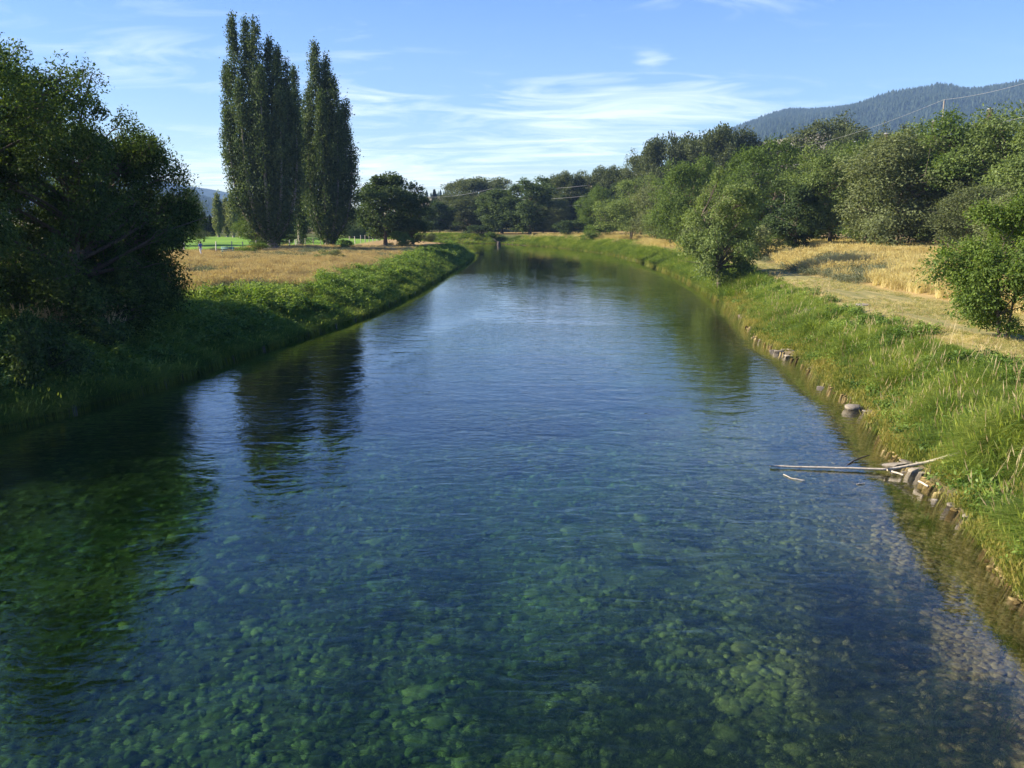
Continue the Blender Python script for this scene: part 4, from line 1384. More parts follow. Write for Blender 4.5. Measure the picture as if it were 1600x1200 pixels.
rows = [
    # beyond the golf fairway
    ('willow', 284, 122, 297, 62, 'weeping_willow_tree', 'weeping willow with hanging dark foliage just beyond the shaded elms'),
    ('willow', 262, 150, 300, 70, 'weeping_willow_tree', 'weeping willow partly hidden behind the shaded elms'),
    ('conifer', 321, 226, 331, 22, 'conifer_tree', 'small dark conifer below the blue ridge at the far end of the fairway'),
    ('conifer', 331, 232, 338, 18, 'conifer_tree', 'smaller conifer beside the far row of slim poplars'),
    ('poplar_far', 343, 204, 303, 18, 'slim_poplar_tree', 'first slim poplar of the far row beyond the fairway'),
    ('poplar_far', 356, 206, 310, 20, 'slim_poplar_tree', 'shorter slim poplar second in the far row'),
    ('poplar_far', 366, 202, 300, 18, 'slim_poplar_tree', 'tall slim poplar third in the far row'),
    ('poplar_far', 377, 208, 312, 20, 'slim_poplar_tree', 'slim poplar of the far row closest to the tallest poplar'),
    ('shrub_b', 298, 196, 356, 34, 'shrub', 'dark round shrub on the far edge of the fairway'),
    ('shrub_c', 318, 192, 360, 30, 'shrub', 'grey green shrub beside the dark round one on the fairway'),
    ('elm_c', 400, 131, 338, 52, 'tree', 'light green bushy tree tucked against the tallest poplar'),
    ('shrub_a', 398, 118, 378, 46, 'shrub', 'rounded shrub behind the fence by the tallest poplar'),
    ('shrub_b', 450, 150, 366, 50, 'shrub', 'low dark shrub between the two tall poplar trunks'),
    ('dark_b', 462, 196, 340, 60, 'tree', 'dark leafy tree seen between the tall poplar trunks'),
    ('shrub_a', 540, 131, 374, 28, 'shrub', 'small round dark shrub at the foot of the second tall poplar'),
    ('shrub_c', 516, 98, 389, 36, 'shrub', 'green bush standing in the rusty meadow grass'),
    ('elm_d', 548, 214, 330, 36, 'orchard_tree', 'first pale trunked tree in the row beyond the fairway fence'),
    ('elm_c', 561, 217, 334, 34, 'orchard_tree', 'second pale trunked tree in the row beyond the fairway fence'),
    ('elm_d', 573, 220, 332, 36, 'orchard_tree', 'third pale trunked tree in the row beyond the fairway fence'),
    ('elm_c', 586, 223, 335, 34, 'orchard_tree', 'last pale trunked tree of the row, behind the round tree'),
    ('dark_b', 603, 150, 273, 92, 'round_tree', 'large round-headed tree standing at the river end of the fence'),
    ('dark_a', 645, 158, 299, 58, 'round_tree', 'darker tree touching the large round-headed tree'),
    ('shrub_a', 628, 140, 362, 34, 'shrub', 'low shrub under the large round-headed tree'),
    ('shrub_c', 668, 172, 364, 26, 'shrub', 'low shrub on the bank past the darker round tree'),
    # beyond the bend
    ('dark_b', 687, 246, 316, 46, 'tree', 'dense green tree closing the river bend'),
    ('conifer', 680, 420, 296, 18, 'conifer_tree', 'lone conifer spike on the skyline above the river bend'),
    ('cotton_a', 712, 300, 306, 50, 'cottonwood_tree', 'grey green cottonwood behind the river bend'),
    ('cotton_b', 748, 330, 283, 84, 'cottonwood_tree', 'dark broad cottonwood on the skyline above the river bend'),
    ('cotton_a', 735, 262, 312, 56, 'cottonwood_tree', 'pale grey cottonwood below the dark broad one'),
    ('dark_b', 784, 240, 297, 60, 'tree', 'sunlit half of the big paired trees at the bend'),
    ('dark_a', 828, 234, 279, 74, 'tree', 'big dark tree leading the pair at the river bend'),
    ('dark_a', 848, 240, 288, 40, 'tree', 'dark tree hard against the big paired trees'),
    ('shrub_b', 748, 232, 352, 40, 'shrub', 'dark shrub on the bank left of the paired trees'),
    ('shrub_a', 773, 226, 362, 30, 'shrub', 'small green shrub close to the water at the bend'),
    ('cotton_b', 884, 272, 277, 56, 'cottonwood_tree', 'grey cottonwood with twin tops beyond the paired trees'),
    ('cotton_a', 920, 284, 275, 54, 'cottonwood_tree', 'cottonwood between the twin-topped one and the bare hill'),
    ('cotton_b', 958, 270, 268, 54, 'cottonwood_tree', 'dark cottonwood below the pale bare hill'),
    ('elm_b', 868, 232, 318, 44, 'tree', 'grey green tree low down beside the paired trees'),
    ('shrub_b', 888, 214, 344, 38, 'shrub', 'dark shrub on the far meadow below the cottonwoods'),
    ('elm_c', 936, 204, 300, 54, 'tree', 'bright green tree on the far meadow, first of the meadow row'),
    ('shrub_a', 926, 190, 352, 36, 'shrub', 'light green shrub at the foot of the meadow row'),
    ('elm_d', 985, 184, 286, 84, 'elm_tree', 'rounded elm with a dark straight trunk on the far meadow'),
    ('elm_b', 1024, 176, 297, 64, 'elm_tree', 'grey elm with a pale trunk on the far meadow'),
    ('shrub_b', 1052, 166, 352, 46, 'shrub', 'shrub at the end of the meadow row behind the lone elm'),
    # tall cottonwoods on the right skyline
    ('cotton_a', 1006, 262, 247, 62, 'cottonwood_tree', 'cottonwood stepping up the skyline above the meadow row'),
    ('cotton_b', 1042, 250, 223, 74, 'cottonwood_tree', 'tall pointed cottonwood on the skyline above the grey elm'),
    ('cotton_a', 1086, 246, 236, 70, 'cottonwood_tree', 'cottonwood in the dip of the skyline above the lone elm'),
    ('cotton_b', 1128, 238, 213, 96, 'cottonwood_tree', 'broadest tall cottonwood crowning the skyline'),
    ('cotton_a', 1172, 240, 232, 66, 'cottonwood_tree', 'cottonwood where the mountain slope meets the trees'),
    ('cotton_b', 1222, 236, 232, 66, 'cottonwood_tree', 'dark cottonwood behind the short pale pole'),
    ('cotton_a', 1286, 226, 198, 96, 'cottonwood_tree', 'high cottonwood standing out against the mountain'),
    ('cotton_b', 1318, 214, 214, 56, 'cottonwood_tree', 'narrow cottonwood beside the high one against the mountain'),
    ('cotton_a', 1384, 190, 212, 60, 'cottonwood_tree', 'dull olive cottonwood behind the dark thick pole'),
    # middle row behind the lone elm
    ('elm_c', 1078, 142, 262, 96, 'elm_tree', 'green elm half hidden behind the lone bank elm'),
    ('elm_d', 1046, 150, 312, 64, 'elm_tree', 'small elm between the grey elm and the lone elm'),
    ('elm_c', 1196, 132, 238, 112, 'elm_tree', 'bright green elm rising behind the lone elm'),
    ('elm_b', 1128, 136, 300, 80, 'elm_tree', 'low grey elm behind the trunk of the lone elm'),
    # front row along the footpath
    ('dark_a', 1242, 109, 282, 84, 'elm_tree', 'dark shaded elm beside the paved footpath'),
    ('elm_a', 1296, 112, 242, 124, 'elm_tree', 'spreading elm with forked dark trunk by the footpath'),
    ('elm_c', 1352, 118, 238, 110, 'elm_tree', 'green elm just past the forked one in the footpath row'),
    ('elm_b', 1402, 101, 226, 150, 'elm_tree', 'wide grey elm with several stems above the straw grass'),
    ('elm_d', 1440, 108, 205, 130, 'elm_tree', 'tall elm behind the wide many-stemmed one'),
    ('elm_c', 1496, 99, 184, 150, 'elm_tree', 'tallest elm of the footpath row, right of the wide grey one'),
    ('elm_a', 1568, 94, 172, 160, 'elm_tree', 'big elm at the right end of the footpath row'),
    ('elm_d', 1640, 86, 182, 170, 'elm_tree', 'elm cut by the edge of the picture past the footpath row'),
    ('elm_b', 1600, 72, 300, 120, 'elm_tree', 'dull grey elm low behind the young bright elm'),
    ('elm_b', 1530, 84, 292, 110, 'elm_tree', 'low elm hanging over the end of the straw grass'),
    # undergrowth
    ('shrub_c', 1178, 104, 352, 70, 'shrub', 'grey shrub right of the lone elm at the meadow edge'),
    ('shrub_a', 1210, 114, 348, 66, 'shrub', 'green shrub filling the gap before the dark shaded elm'),
    ('shrub_b', 1340, 122, 352, 80, 'shrub', 'dark thicket under the elms behind the footpath'),
    ('shrub_b', 1262, 124, 352, 70, 'shrub', 'dark thicket behind the forked elm trunk'),
    ('shrub_b', 1438, 112, 356, 80, 'shrub', 'dark thicket under the wide grey elm'),
    ('shrub_c', 1098, 120, 352, 60, 'shrub', 'grey shrub left of the lone elm trunk'),
    ('shrub_b', 1500, 104, 352, 90, 'shrub', 'dark thicket under the tallest footpath elm'),
]
for k, (tp, px, Y, ty, wpx, nm, lab) in enumerate(rows):
    me, H, Rr = TEMPL[tp]
    x = px_x(px, Y)
    gz = ground_z(x, Y)
    h = (top_z(ty, Y) - gz) * ((1.10 if px < 1430 else 1.02) if tp.startswith('elm') else 1.06 if 'cotton' in tp else 1.0)
    wx = wpx / 1430 * Y / 2 / Rr * (1.22 if tp.startswith('elm') or 'cotton' in tp else 1.12)
    cat = 'shrub' if 'shrub' in tp else 'tree'
    plant_tree(nm, lab, cat, me, x, Y, (k * 2.399) % 6.283, (wx, wx, h / H))

# a far wood that closes the view behind the single trees
n = 1500
px_ = rng.uniform(250, 1900, n)
Y_ = rng.uniform(255, 430, n)
X_ = (px_ - 800) / 1430 * Y_
Z_ = terrain(X_, Y_)[0]
lim = np.interp(px_, [250, 330, 420, 560, 640, 700, 800, 900, 980, 1060, 1150, 1250, 1350, 1500, 1900],
                [350, 352, 350, 340, 330, 318, 312, 300, 290, 258, 248, 250, 244, 235, 230])
hh = np.clip((CAM_H + (335 - lim) / 1430 * Y_ - Z_) * rng.uniform(.80, 1.06, n), 3, 30)
fw = [unlinked('wood_crown', TEMPL[k][0][1]) for k in ('dark_a', 'dark_b', 'cotton_a')]
Hs = np.array([16, 16, 22])
ix = rng.integers(0, 3, n)
sc = np.stack([hh / Hs[ix] * rng.uniform(.8, 1.15, n)] * 2 + [hh / Hs[ix]], -1)
scatter('distant_woods', 'distant mixed wood closing the valley behind the single trees', np.stack([X_, Y_, Z_ - .3], -1), rng.uniform(0, 6.28, n), sc, ix, fw)


# conifers on the mountain and the bare hill
def cone_tree(seed):
    g = np.random.default_rng(seed)
    V, F = [], []
    o = 0
    for lv, (z, r, h) in enumerate(((.1, .20, .5), (.4, .14, .6))):
        k = 5
        a = np.arange(k) * 2 * math.pi / k + g.uniform(0, 1)
        rr = r * g.uniform(.8, 1.2, k)
        V.append(np.stack([np.cos(a) * rr, np.sin(a) * rr, np.full(k, z)], -1))
        V.append(np.array([[0, 0, z + h]]))
        F.append(np.stack([o + np.arange(k), o + (np.arange(k) + 1) % k, np.full(k, o + k)], -1))
        o += k + 1
    V = np.concatenate(V)
    return unlinked('hill_conifer', mesh_np('hill_conifer', V, np.concatenate(F), M['forest'], False,
                    {'tint': ('FLOAT', 'POINT', np.full(len(V), .5, np.float32))}))


hc = [cone_tree(k) for k in range(3)]


def hill_trees(name, label, hx, hy, hz, hk, n, h0, h1, dens):
    a, b = hx.shape
    i = rng.integers(0, a - 1, n)
    j = rng.integers(0, b - 1, n)
    u, v = rng.uniform(0, 1, n), rng.uniform(0, 1, n)
    bl = lambda q: (q[i, j] * (1 - u) + q[i + 1, j] * u) * (1 - v) + (q[i, j + 1] * (1 - u) + q[i + 1, j + 1] * u) * v
    x, y, z, kk = bl(hx), bl(hy), bl(hz), bl(hk)
    pp_ = x / np.maximum(y, 1)
    keep = (rng.uniform(0, 1, n) < dens(x, y, kk)) & (kk > .12) & (pp_ > -.66) & (pp_ < .80)
    P = np.stack([x, y, z - .3], -1)[keep]
    m = len(P)
    h = rng.uniform(h0, h1, m)
    w = h * rng.uniform(.8, 1.4, m)
    scatter(name, label, P, rng.uniform(0, 6.28, m), np.stack([w, w, h], -1), rng.integers(0, 3, m), hc)


hill_trees('mountain_forest', 'dense dark conifer forest covering the blue mountain', *mt, 110000, 9, 19, lambda x, y, k: np.clip(1.0 - (fbm(x * .007, y * .007, 71, 5) - .50) * 9, .12, 1))
hill_trees('hillside_pines', 'scattered pines on the pale bare hillside', *kn, 1500, 4, 7.5, lambda x, y, k: np.clip((fbm(x * .012, y * .012, 73) - .44) * 5, .02, .6) * np.where(x < -10, 2.5, 1))
hill_trees('ridge_forest', 'conifer forest on the darker blue ridge', *fm, 12000, 9, 16, lambda x, y, k: .8 + 0 * x)


# ------------------------------------------------------------------ stones
def stone_mesh(name, seed, mat, flat=.62, angular=.0, rough=1.0):
    g = np.random.default_rng(seed)
    bm = bmesh.new()
    bmesh.ops.create_icosphere(bm, subdivisions=2, radius=.5)
    A = unit(g.normal(0, 1, (7, 3)))
    c = g.uniform(.32, .46, 7)
    for v in bm.verts:
        p = np.array(v.co)
        s = 1 + rough * .55 * mnoise.noise(Vector(p * 2.2) + Vector((seed, seed * .7, 0))) + rough * .22 * mnoise.noise(Vector(p * 5.5) + Vector((0, seed, seed)))
        p = p * s
        for q in range(7):
            d = p @ A[q] - c[q]
            if d > 0:
                p = p - A[q] * d * (.6 + .4 * angular)
        v.co = (p[0] * 1.15, p[1] * .85, p[2] * flat)
    me = bpy.data.meshes.new(name)
    bm.to_mesh(me)
    bm.free()
    me.polygons.foreach_set('use_smooth', np.full(len(me.polygons), angular < .5, bool))
    me.materials.append(mat)
    return me


bed = SET['riverbed']
bs_me = [stone_mesh('bed_stone', 600 + k, M['bedstone'], .55 + .08 * (k % 3)) for k in range(6)]
n = 34000
Y_ = 8.8 + (34 - 8.8) * rng.uniform(0, 1, n) ** 1.5
X_ = rng.uniform(-1, 1, n) * .62 * Y_
D_ = .045 + .21 * rng.uniform(0, 1, n) ** 2.4 + .32 * (rng.uniform(0, 1, n) > .992)
k = (X_ > xl(Y_) + .6) & (X_ < xr(Y_) - .15) & (terrain(X_, Y_)[0] + D_ * .35 < -.01) & (fbm(X_ * .55, Y_ * .4, 301) + rng.uniform(-.16, .16, n) > .35) & ((D_ < .29) | (terrain(X_, Y_)[0] < -.7))
X_, Y_, D_ = X_[k], Y_[k], D_[k]
order = np.argsort(-(D_ / Y_))
X_, Y_, D_ = X_[order], Y_[order], D_[order]
Z_ = terrain(X_, Y_)[0]
# keep the biggest stones apart from each other
keepi, cells = [], []
for i in range(len(X_)):
    if len(keepi) >= 300:
        break
    ok = True
    for q in keepi:
        if (X_[q] - X_[i]) ** 2 + (Y_[q] - Y_[i]) ** 2 < (.40 * (D_[q] + D_[i])) ** 2:
            ok = False
            break
    if ok:
        keepi.append(i)
for i in keepi:
    o = obj('stone', bs_me[int(rng.integers(0, 6))], bed, (X_[i], Y_[i], Z_[i] + D_[i] * .02))
    o.rotation_euler = (rng.normal(0, .15), rng.normal(0, .15), rng.uniform(0, 6.28))
    o.scale = (D_[i], D_[i], D_[i] * rng.uniform(.75, 1.15))
msk = np.ones(len(X_), bool)
msk[keepi] = False
Xr, Yr, Dr = X_[msk], Y_[msk], D_[msk]
Zr = Z_[msk]
bs_t = [unlinked('bed_stone', m) for m in bs_me]
scatter('bed_stones', 'smaller algae-covered stones lying on the riverbed', np.stack([Xr, Yr, Zr + Dr * .02], -1), rng.uniform(0, 6.28, len(Xr)), Dr,
        rng.integers(0, 6, len(Xr)), bs_t, rng.normal(0, .2, (len(Xr), 2)), bed)

x = rng.uniform(-1, 1, 7000)
y = 9 + 21 * rng.uniform(0, 1, 7000) ** 1.4
x = x * .6 * y
z = terrain(x, y)[0]
k = (x > xl(y) + 1) & (x < xr(y) - .8) & (fbm(x * .7, y * .5, 305) > .47)
n = int(k.sum())
scatter('bed_algae', 'dark green algae tufts growing between the stones of the riverbed', np.stack([x, y, z], -1)[k], rng.normal(-1.5, .5, n), rng.uniform(.10, .30, n), rng.integers(0, 2, n), T_alga, None, bed)

# pebbles along the waterline
rk = [stone_mesh('shore_stone', 620 + k, M['rock'], .6 + .06 * (k % 3), .8 * (k % 2), .45) for k in range(5)]
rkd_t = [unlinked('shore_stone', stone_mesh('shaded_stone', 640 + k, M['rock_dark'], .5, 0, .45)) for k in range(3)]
rk_t = [unlinked('shore_stone', m) for m in rk]
x, y, s = sample_bank(1500, 13, 110, -.6, 1.5, 1, 1.4)
z = terrain(x, y)[0]
d = .025 + .17 * rng.uniform(0, 1, len(x)) ** 3.4
keep = (fbm(x * .6, y * .6, 91) + rng.uniform(-.05, .05, len(x)) > .53)
scatter('shore_pebbles', 'pale pebbles and cobbles strewn along the waterline of the sunlit bank', np.stack([x, y, z + d * .03], -1)[keep], rng.uniform(0, 6.28, int(keep.sum())), np.stack([d, d, d * .42], -1)[keep],
        rng.integers(0, 5, int(keep.sum())), rk_t, rng.normal(0, .2, (int(keep.sum()), 2)))['category'] = 'pebbles'
x, y, s = sample_bank(6500, 11, 60, -1.9, .12, 1, 1.6)
z = terrain(x, y)[0]
d = .04 + .16 * rng.uniform(0, 1, len(x)) ** 2.4
scatter('shallow_pebbles', 'brown pebbles covering the shallow bed along the sunlit bank', np.stack([x, y, z + d * .05], -1), rng.uniform(0, 6.28, len(x)), np.stack([d, d, d * .7], -1),
        rng.integers(0, 6, len(x)), bs_t, rng.normal(0, .2, (len(x), 2)), bed)
x, y, s = sample_bank(420, 26, 120, .0, .5, -1, 1.3)
z = terrain(x, y)[0]
d = .08 + .20 * rng.uniform(0, 1, len(x)) ** 2.5
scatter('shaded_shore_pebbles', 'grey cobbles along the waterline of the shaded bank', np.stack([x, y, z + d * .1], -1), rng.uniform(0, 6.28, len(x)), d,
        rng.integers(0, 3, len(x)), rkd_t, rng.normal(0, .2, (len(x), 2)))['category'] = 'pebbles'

for px, py, w, flat, lab, mi in rock_rows:
    p = at_z(px, py, .02)
    z0 = ground_z(p[0], p[1])
    if z0 > .1:
        for _ in range(6):
            p = at_z(px, py, z0)
            z0 = ground_z(p[0], p[1])
    dpx = w / 1430 * p[1]
    o = tag(obj('rock', rk[mi], None, (p[0], p[1], max(z0, -.06) + dpx * flat * .13)), lab, 'rock', 'rocks along the sunlit waterline')
    o.rotation_euler = (random.uniform(-.2, .2), random.uniform(-.2, .2), random.uniform(-.5, .5))
    o.scale = (dpx * 1.35, dpx * 1.15, dpx * flat * .85)


# driftwood
def at_ground(px, py, off):
    z = .1
    for _ in range(25):
        p = at_z(px, py, z)
        z += .5 * (max(ground_z(p[0], p[1]), 0) + off - z)
    return p


def stick(name, label, pts, r, mat, cat='driftwood', bark=False, group=None, knots=()):
    mb = MB()
    pts = np.array(pts)
    t = np.linspace(0, 1, 12)
    k = np.linspace(0, 1, len(pts))
    P = np.stack([np.interp(t, k, pts[:, i]) for i in range(3)], -1)
    P = P + rng.normal(0, .004, P.shape)
    mb.tube(P - P[0], r[0] + (r[1] - r[0]) * t * (1 + .1 * np.sin(t * 17)), 7)
    o = obj(name, mb.mesh(name, mat, True), None, P[0])
    return tag(o, label, cat, group)


a, b = at_z(1203, 728, .05), at_z(1396, 734, .07)
stick('driftwood_pole', 'long thin bleached pole floating straight out from the rock pile', [a, (a + b) / 2, b], (.022, .035), M['drift'])
a = at_z(1386, 734, .10)
c = at_ground(1452, 722, .26)
e = at_ground(1512, 704, .42)
stick('driftwood_log', 'thick bleached driftwood log slanting up the bank over the rocks', [a, c, e], (.038, .055), M['drift'])
a, b = at_z(1391, 736, .06), at_z(1412, 742, .03)
stick('driftwood_branch', 'short grey branch lying at the foot of the rock pile', [a, b], (.03, .025), M['drift'])
a, b = at_z(1436, 752, .05), at_z(1450, 760, .05)
stick('driftwood_branch', 'short stick at the water edge below the rock pile', [a, b], (.03, .025), M['drift'])
a, m1, b = at_z(1224, 741, .02), at_z(1236, 747, .02), at_z(1258, 751, .02)
stick('driftwood_twig', 'bent thin twig floating just below the long pole', [a, m1, b], (.012, .010), M['drift'])
a, b = at_z(1338, 756, .02), at_z(1352, 755, .02)
stick('driftwood_twig', 'tiny pale twig floating nearer the bank than the bent one', [a, b], (.012, .010), M['drift'])
a, m1, b = at_z(1318, 733, -.05), at_z(1333, 720, .03), at_z(1358, 711, .10)
stick('waterlogged_branch', 'dark waterlogged branch crossing behind the long pole', [a, m1, b], (.03, .015), M['pole_dark'], 'branch')
a, b = at_y(779, 384, 214), at_y(779, 374, 214)
zb = ground_z(a[0], 214)
mb = MB()
mb.tube([[0, 0, -1.2], [.05, 0, .3], [.0, .1, .85]], [.55, .42, .32], 9)
mb.tube([[0, 0, .5], [-.5, 0, 1.0], [-1.2, .2, 1.5]], [.15, .10, .04], 6)
tag(obj('tree_stump', mb.mesh('tree_stump', M['pole_dark'], True), None, (a[0], 214, max(zb, 0))), 'dark tree stump standing at the water edge on the bend', 'stump')

# weed beds in the shallows
q = []
for cx_, cy_, nn_, sp_ in ((1345, 1010, 36, .5), (1305, 950, 16, .35), (1400, 1060, 22, .5), (1330, 1100, 10, .4)):
    c = at_z(cx_, cy_, -.7)
    q.append(np.stack([c[0] + rng.normal(0, sp_, nn_), c[1] + rng.normal(0, sp_ * .8, nn_)], -1))
q = np.concatenate(q)
zq = terrain(q[:, 0], q[:, 1])[0]
sc = np.minimum(rng.uniform(.3, .75, len(q)), np.maximum((-zq - .05), .05) * .8)
scatter('water_weeds', 'dark water weed waving on the bed near the sunlit bank', np.stack([q[:, 0], q[:, 1], zq], -1)[zq < -.2], rng.normal(-1.2, .4, int((zq < -.2).sum())), sc[zq < -.2],
        rng.integers(0, 2, int((zq < -.2).sum())), T_pond)

# ------------------------------------------------------------------ fence, gate, person, bench
post_px = [(270, 114), (287, 116), (337, 118), (362, 121), (380, 124), (401, 126), (436, 131), (452, 134), (462, 137)]
post2 = [(512, 146), (522, 149), (546, 154), (555, 158), (564, 162), (571, 166), (577, 170), (583, 174), (589, 178), (594, 183)]
fence = tag(empty('wire_fence', (px_x(287, 116), 116, ground_z(px_x(287, 116), 116))), 'wire fence on weathered grey posts along the edge of the golf course', 'fence')
post_me = None
mbp = MB()
mbp.tube([[0, 0, -.4], [0, 0, 1.35]], [.065, .055], 7)
post_me = mbp.mesh('post', M['post'])
f0 = np.array(fence.location)


def post_at(px, Y, h=1.35, par=fence, org=f0):
    x = px_x(px, Y)
    z = ground_z(x, Y)
    o = obj('post', post_me, par, np.array([x, Y, z]) - org)
    o.rotation_euler = (random.uniform(-.06, .06), random.uniform(-.06, .06), random.uniform(0, 6))
    o.scale = (1.15, 1.15, h / 1.35 * random.uniform(.95, 1.1))
    return np.array([x, Y, z])


for seg in (post_px, post2):
    pts = [post_at(px, Y) for px, Y in seg]
    for hgt in (.45, .85, 1.25):
        mb = MB()
        P = np.array(pts) + [0, 0, hgt] - f0
        mb.tube(P, .010, 4)
        obj('wire', mb.mesh('wire', M['metal']), fence)
gate = tag(empty('wooden_gate', (px_x(476, 141), 141, ground_z(px_x(476, 141), 141))), 'brown wooden rail fence section between the two tall poplars', 'fence')
g0 = np.array(gate.location)
gp = [post_at(px, Y, 1.3, gate, g0) for px, Y in ((464, 138), (477, 140.5), (490, 143), (502, 145))]
for hgt in (.6, 1.15):
    mb = MB()
    mb.tube(np.array(gp) + [0, -.08, hgt] - g0, .05, 5)
    obj('rail', mb.mesh('rail', M['pole']), gate)


def skinned(name, verts, edges, radii, mat, parent, sub=2):
    me = bpy.data.meshes.new(name)
    me.from_pydata(verts, edges, [])
    o = obj(name, me, parent)
    sk = o.modifiers.new('skin', 'SKIN')
    for i, r in enumerate(radii):
        me.skin_vertices[0].data[i].radius = r if isinstance(r, tuple) else (r, r)
        me.skin_vertices[0].data[i].use_root = (i == 0)
    sk.use_smooth_shade = True
    ss = o.modifiers.new('sub', 'SUBSURF')
    ss.levels = ss.render_levels = sub
    me.materials.append(mat)
    return o


M['skin'] = plain_mat('skin', (.36, .22, .15), (.42, .27, .19), 10, .6, 0)
M['hair'] = plain_mat('black_hair', (.010, .009, .009), (.022, .018, .016), 20, .5, .2)
M['blue'] = plain_mat('blue_cloth', (.045, .085, .300), (.075, .130, .380), 14, .9, .1)
M['white'] = plain_mat('white_cloth', (.620, .620, .640), (.760, .760, .770), 14, .9, .1)
pxx = px_x(313, 112)
per = tag(empty('person', (pxx, 112, ground_z(pxx, 112)), 1.2), 'person with dark hair, blue top and white trousers walking behind the dry grass', 'person')
V = [(0, 0, .95), (0, 0, 1.12), (0, 0, 1.32), (0, .01, 1.46), (0, .02, 1.53), (0, .03, 1.62), (0, .03, 1.72),
     (.17, 0, 1.42), (.22, -.05, 1.16), (.20, .08, .93), (.20, .12, .83), (-.17, 0, 1.42), (-.22, .05, 1.16), (-.20, .14, .94), (-.20, .18, .85),
     (.09, 0, .88), (.10, .12, .50), (.10, .05, .09), (.10, .20, .05), (-.09, 0, .88), (-.10, -.06, .48), (-.10, -.26, .12), (-.10, -.14, .06)]
Ed = [(0, 1), (1, 2), (2, 3), (3, 4), (4, 5), (5, 6), (3, 7), (7, 8), (8, 9), (9, 10), (3, 11), (11, 12), (12, 13), (13, 14), (0, 15), (15, 16), (16, 17), (17, 18), (0, 19), (19, 20), (20, 21), (21, 22)]
Rd = [(.14, .10), (.12, .09), (.15, .10), (.08, .07), .05, .085, .07, .06, .045, .035, .03, .06, .045, .035, .03, .085, .06, .04, .035, .085, .06, .04, .035]
skinned('body', V, Ed, Rd, M['skin'], per)
skinned('shirt', [V[0], V[1], V[2], V[3], V[7], V[8], V[11], V[12]], [(0, 1), (1, 2), (2, 3), (3, 4), (4, 5), (3, 6), (6, 7)],
        [(.165, .125), (.15, .115), (.175, .125), (.10, .09), .08, .065, .08, .065], M['blue'], per)
skinned('trousers', [V[0], V[15], V[16], V[17], V[19], V[20], V[21]], [(0, 1), (1, 2), (2, 3), (0, 4), (4, 5), (5, 6)],
        [(.16, .12), .105, .08, .06, .105, .08, .06], M['white'], per)
skinned('hair', [(0, -.02, 1.50), (0, -.01, 1.62), (0, .015, 1.73)], [(0, 1), (1, 2)], [.07, .105, .085], M['hair'], per)

bx = px_x(355, 113)
bench = tag(empty('park_bench', (bx, 113, ground_z(bx, 113)), .1), 'low teal painted bench just showing above the dry grass by the fence', 'bench')
for z_, d_, nm, y_ in ((.46, .10, 'seat_slat', -.12), (.46, .10, 'seat_slat', 0), (.46, .10, 'seat_slat', .12), (.72, .02, 'back_slat', .25), (.88, .02, 'back_slat', .27)):
    mb = MB()
    mb.box((0, y_, z_), (1.6, d_ if nm == 'seat_slat' else .03, .03 if nm == 'seat_slat' else .11))
    obj(nm, mb.mesh(nm, M['teal']), bench)
for sx_ in (-.6, .6):
    mb = MB()
    mb.box((sx_, -.12, .22), (.06, .06, .44))
    mb.box((sx_, .22, .46), (.06, .05, .98))
    mb.box((sx_, .05, .42), (.06, .30, .05))
    obj('leg', mb.mesh('leg', M['teal']), bench)

# ------------------------------------------------------------------ utility poles and wires
line_a = [(1475, 160, 114), (1230, 235, 200), (1095, 271, 300), (905, 300, 430)]
line_b = [(1547, 171, 112, 'thick dark pole top above the tallest footpath elm'), (1385, 209, 150, 'thick dark pole behind the wide grey elm'),
          (1337, 222, 172, 'thick dark pole standing in front of the mountain foot'), (1460, 190, 126, 'thick dark pole close to the slender pale one')]
lab_a = ['slender pale utility pole rising highest against the mountain', 'slender pale utility pole in the dip before the dark cottonwoods',
         'slender pale utility pole showing above the lone elm', 'slender pale utility pole far off by the paired trees']
tops = []
for (px, py, Y), lab in zip(line_a, lab_a):
    p = at_y(px, py, Y)
    gz = ground_z(p[0], p[1])
    t = tag(empty('utility_pole', (p[0], p[1], gz)), lab, 'utility pole', 'slender utility poles along the road')
    H = p[2] - gz
    mb = MB()
    mb.tube([[0, 0, -.5], [0, 0, H + .15]], [.12, .085], 8)
    obj('pole', mb.mesh('pole', M['pole']), t)
    mb = MB()
    mb.box((0, -.16, H - 3.3), (2.4, .12, .12))
    obj('crossarm', mb.mesh('crossarm', M['pole']), t)
    for q_ in (-1.1, 1.1, 0):
        mb = MB()
        zi = H - 3.2 if q_ else H + .15
        mb.tube([[q_, -.16 if q_ else 0, zi], [q_, -.16 if q_ else 0, zi + .18]], [.05, .035], 6)
        obj('insulator', mb.mesh('insulator', M['metal']), t)
    tops.append(p)
btops = []
for px, py, Y, lab in line_b:
    p = at_y(px, py, Y)
    gz = ground_z(p[0], p[1])
    t = tag(empty('utility_pole', (p[0], p[1], gz)), lab, 'utility pole', 'thick dark utility poles')
    H = p[2] - gz
    mb = MB()
    mb.tube([[0, 0, -.5], [0, 0, H]], [.42, .34], 9)
    obj('pole', mb.mesh('pole', M['pole_dark']), t)
    mb = MB()
    mb.tube([[0, 0, H], [0, 0, H + .12]], [.36, .30], 9)
    obj('cap', mb.mesh('cap', M['metal']), t)
    btops.append(p)


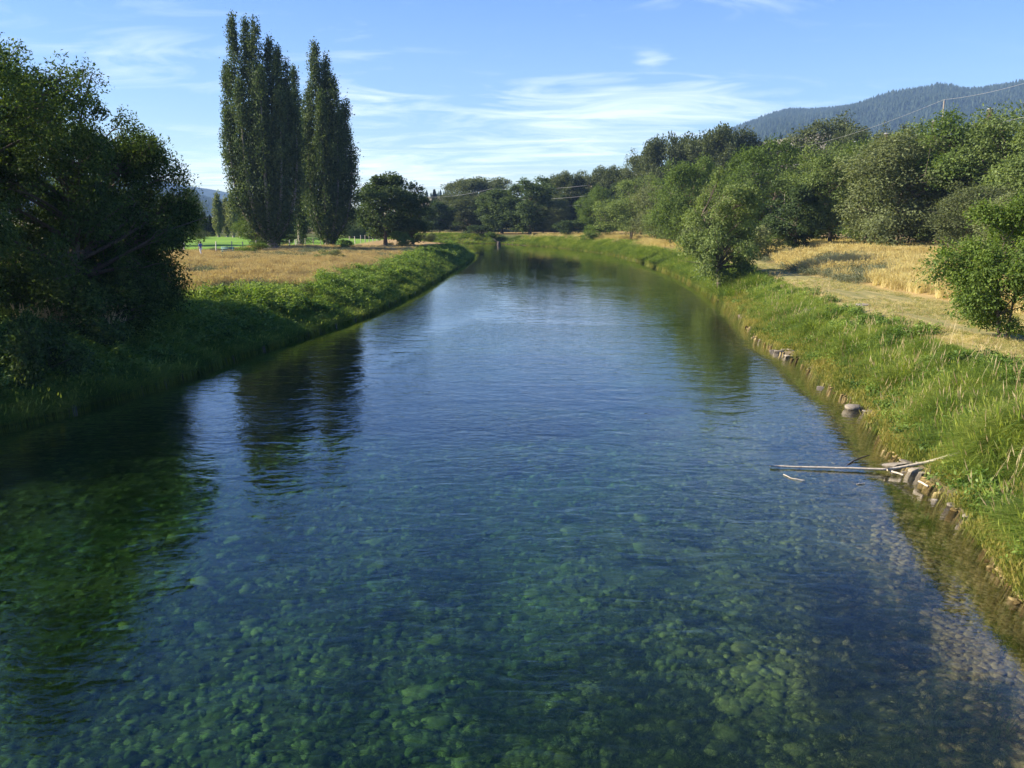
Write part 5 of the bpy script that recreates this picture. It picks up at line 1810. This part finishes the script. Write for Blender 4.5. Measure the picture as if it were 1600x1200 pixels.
def wire(label, pts, sag, r):
    P = []
    for a, b in zip(pts[:-1], pts[1:]):
        t = np.linspace(0, 1, 14)[:, None]
        s = np.linalg.norm(b - a)
        q = a * (1 - t) + b * t
        q[:, 2] -= (4 * sag * s * t * (1 - t))[:, 0]
        P.append(q)
    P = np.concatenate(P)
    keep = np.append(True, np.linalg.norm(np.diff(P, axis=0), axis=1) > 1e-6)
    P = P[keep]
    mb = MB()
    mb.tube(P - P[0], r, 4)
    tag(obj('power_line', mb.mesh('power_line', M['metal']), None, P[0]), label, 'wire')


start = at_y(1640, 124, 84)
extra = at_y(755, 316, 520)
up = np.array([0, 0, .33])
chain = [start] + tops + [extra]
wire('topmost grey power line running from pole to pole above the trees', [c + up for c in chain], .010, .015)
wire('lower grey power line on the near end of the crossarms', [c + np.array([-1.1, -.16, -3.0]) for c in chain], .013, .017)
wire('lower grey power line on the far end of the crossarms', [c + np.array([1.1, -.16, -3.0]) for c in chain], .013, .017)
wire('grey cable strung between the thick dark poles', [at_y(1650, 176, 96)] + [btops[0] - [0, 0, 1.2], btops[3] - [0, 0, 1.4], btops[1] - [0, 0, 1.4], btops[2] - [0, 0, 1.6]], .008, .022)
for k, (dz, sag) in enumerate(((7.0, .016), (4.4, .018), (2.2, .018))):
    pts = [np.array([-36, 330, 6.5 + dz]), np.array([-6, 262, 7.0 + dz]), np.array([20, 240, 7.4 + dz])]
    wire(('upper', 'middle', 'lowest')[k] + ' of the three grey cables crossing the trees at the bend', pts, sag, .024)

# ------------------------------------------------------------------ haze
hz = MB()
hz.box((0, 2550, 420), (10200, 5700 + 500, 848))
m, nt, out = new_mat('summer_haze')
pv = N(nt, 'ShaderNodeVolumePrincipled')
pv.inputs['Color'].default_value = (.36, .60, 1.0, 1)
pv.inputs['Density'].default_value = .00013
pv.inputs['Anisotropy'].default_value = .0
nt.links.new(pv.outputs[0], out.inputs['Volume'])
tag(obj('haze', hz.mesh('haze', m)), 'thin summer haze filling the valley air', 'haze', None, 'stuff')
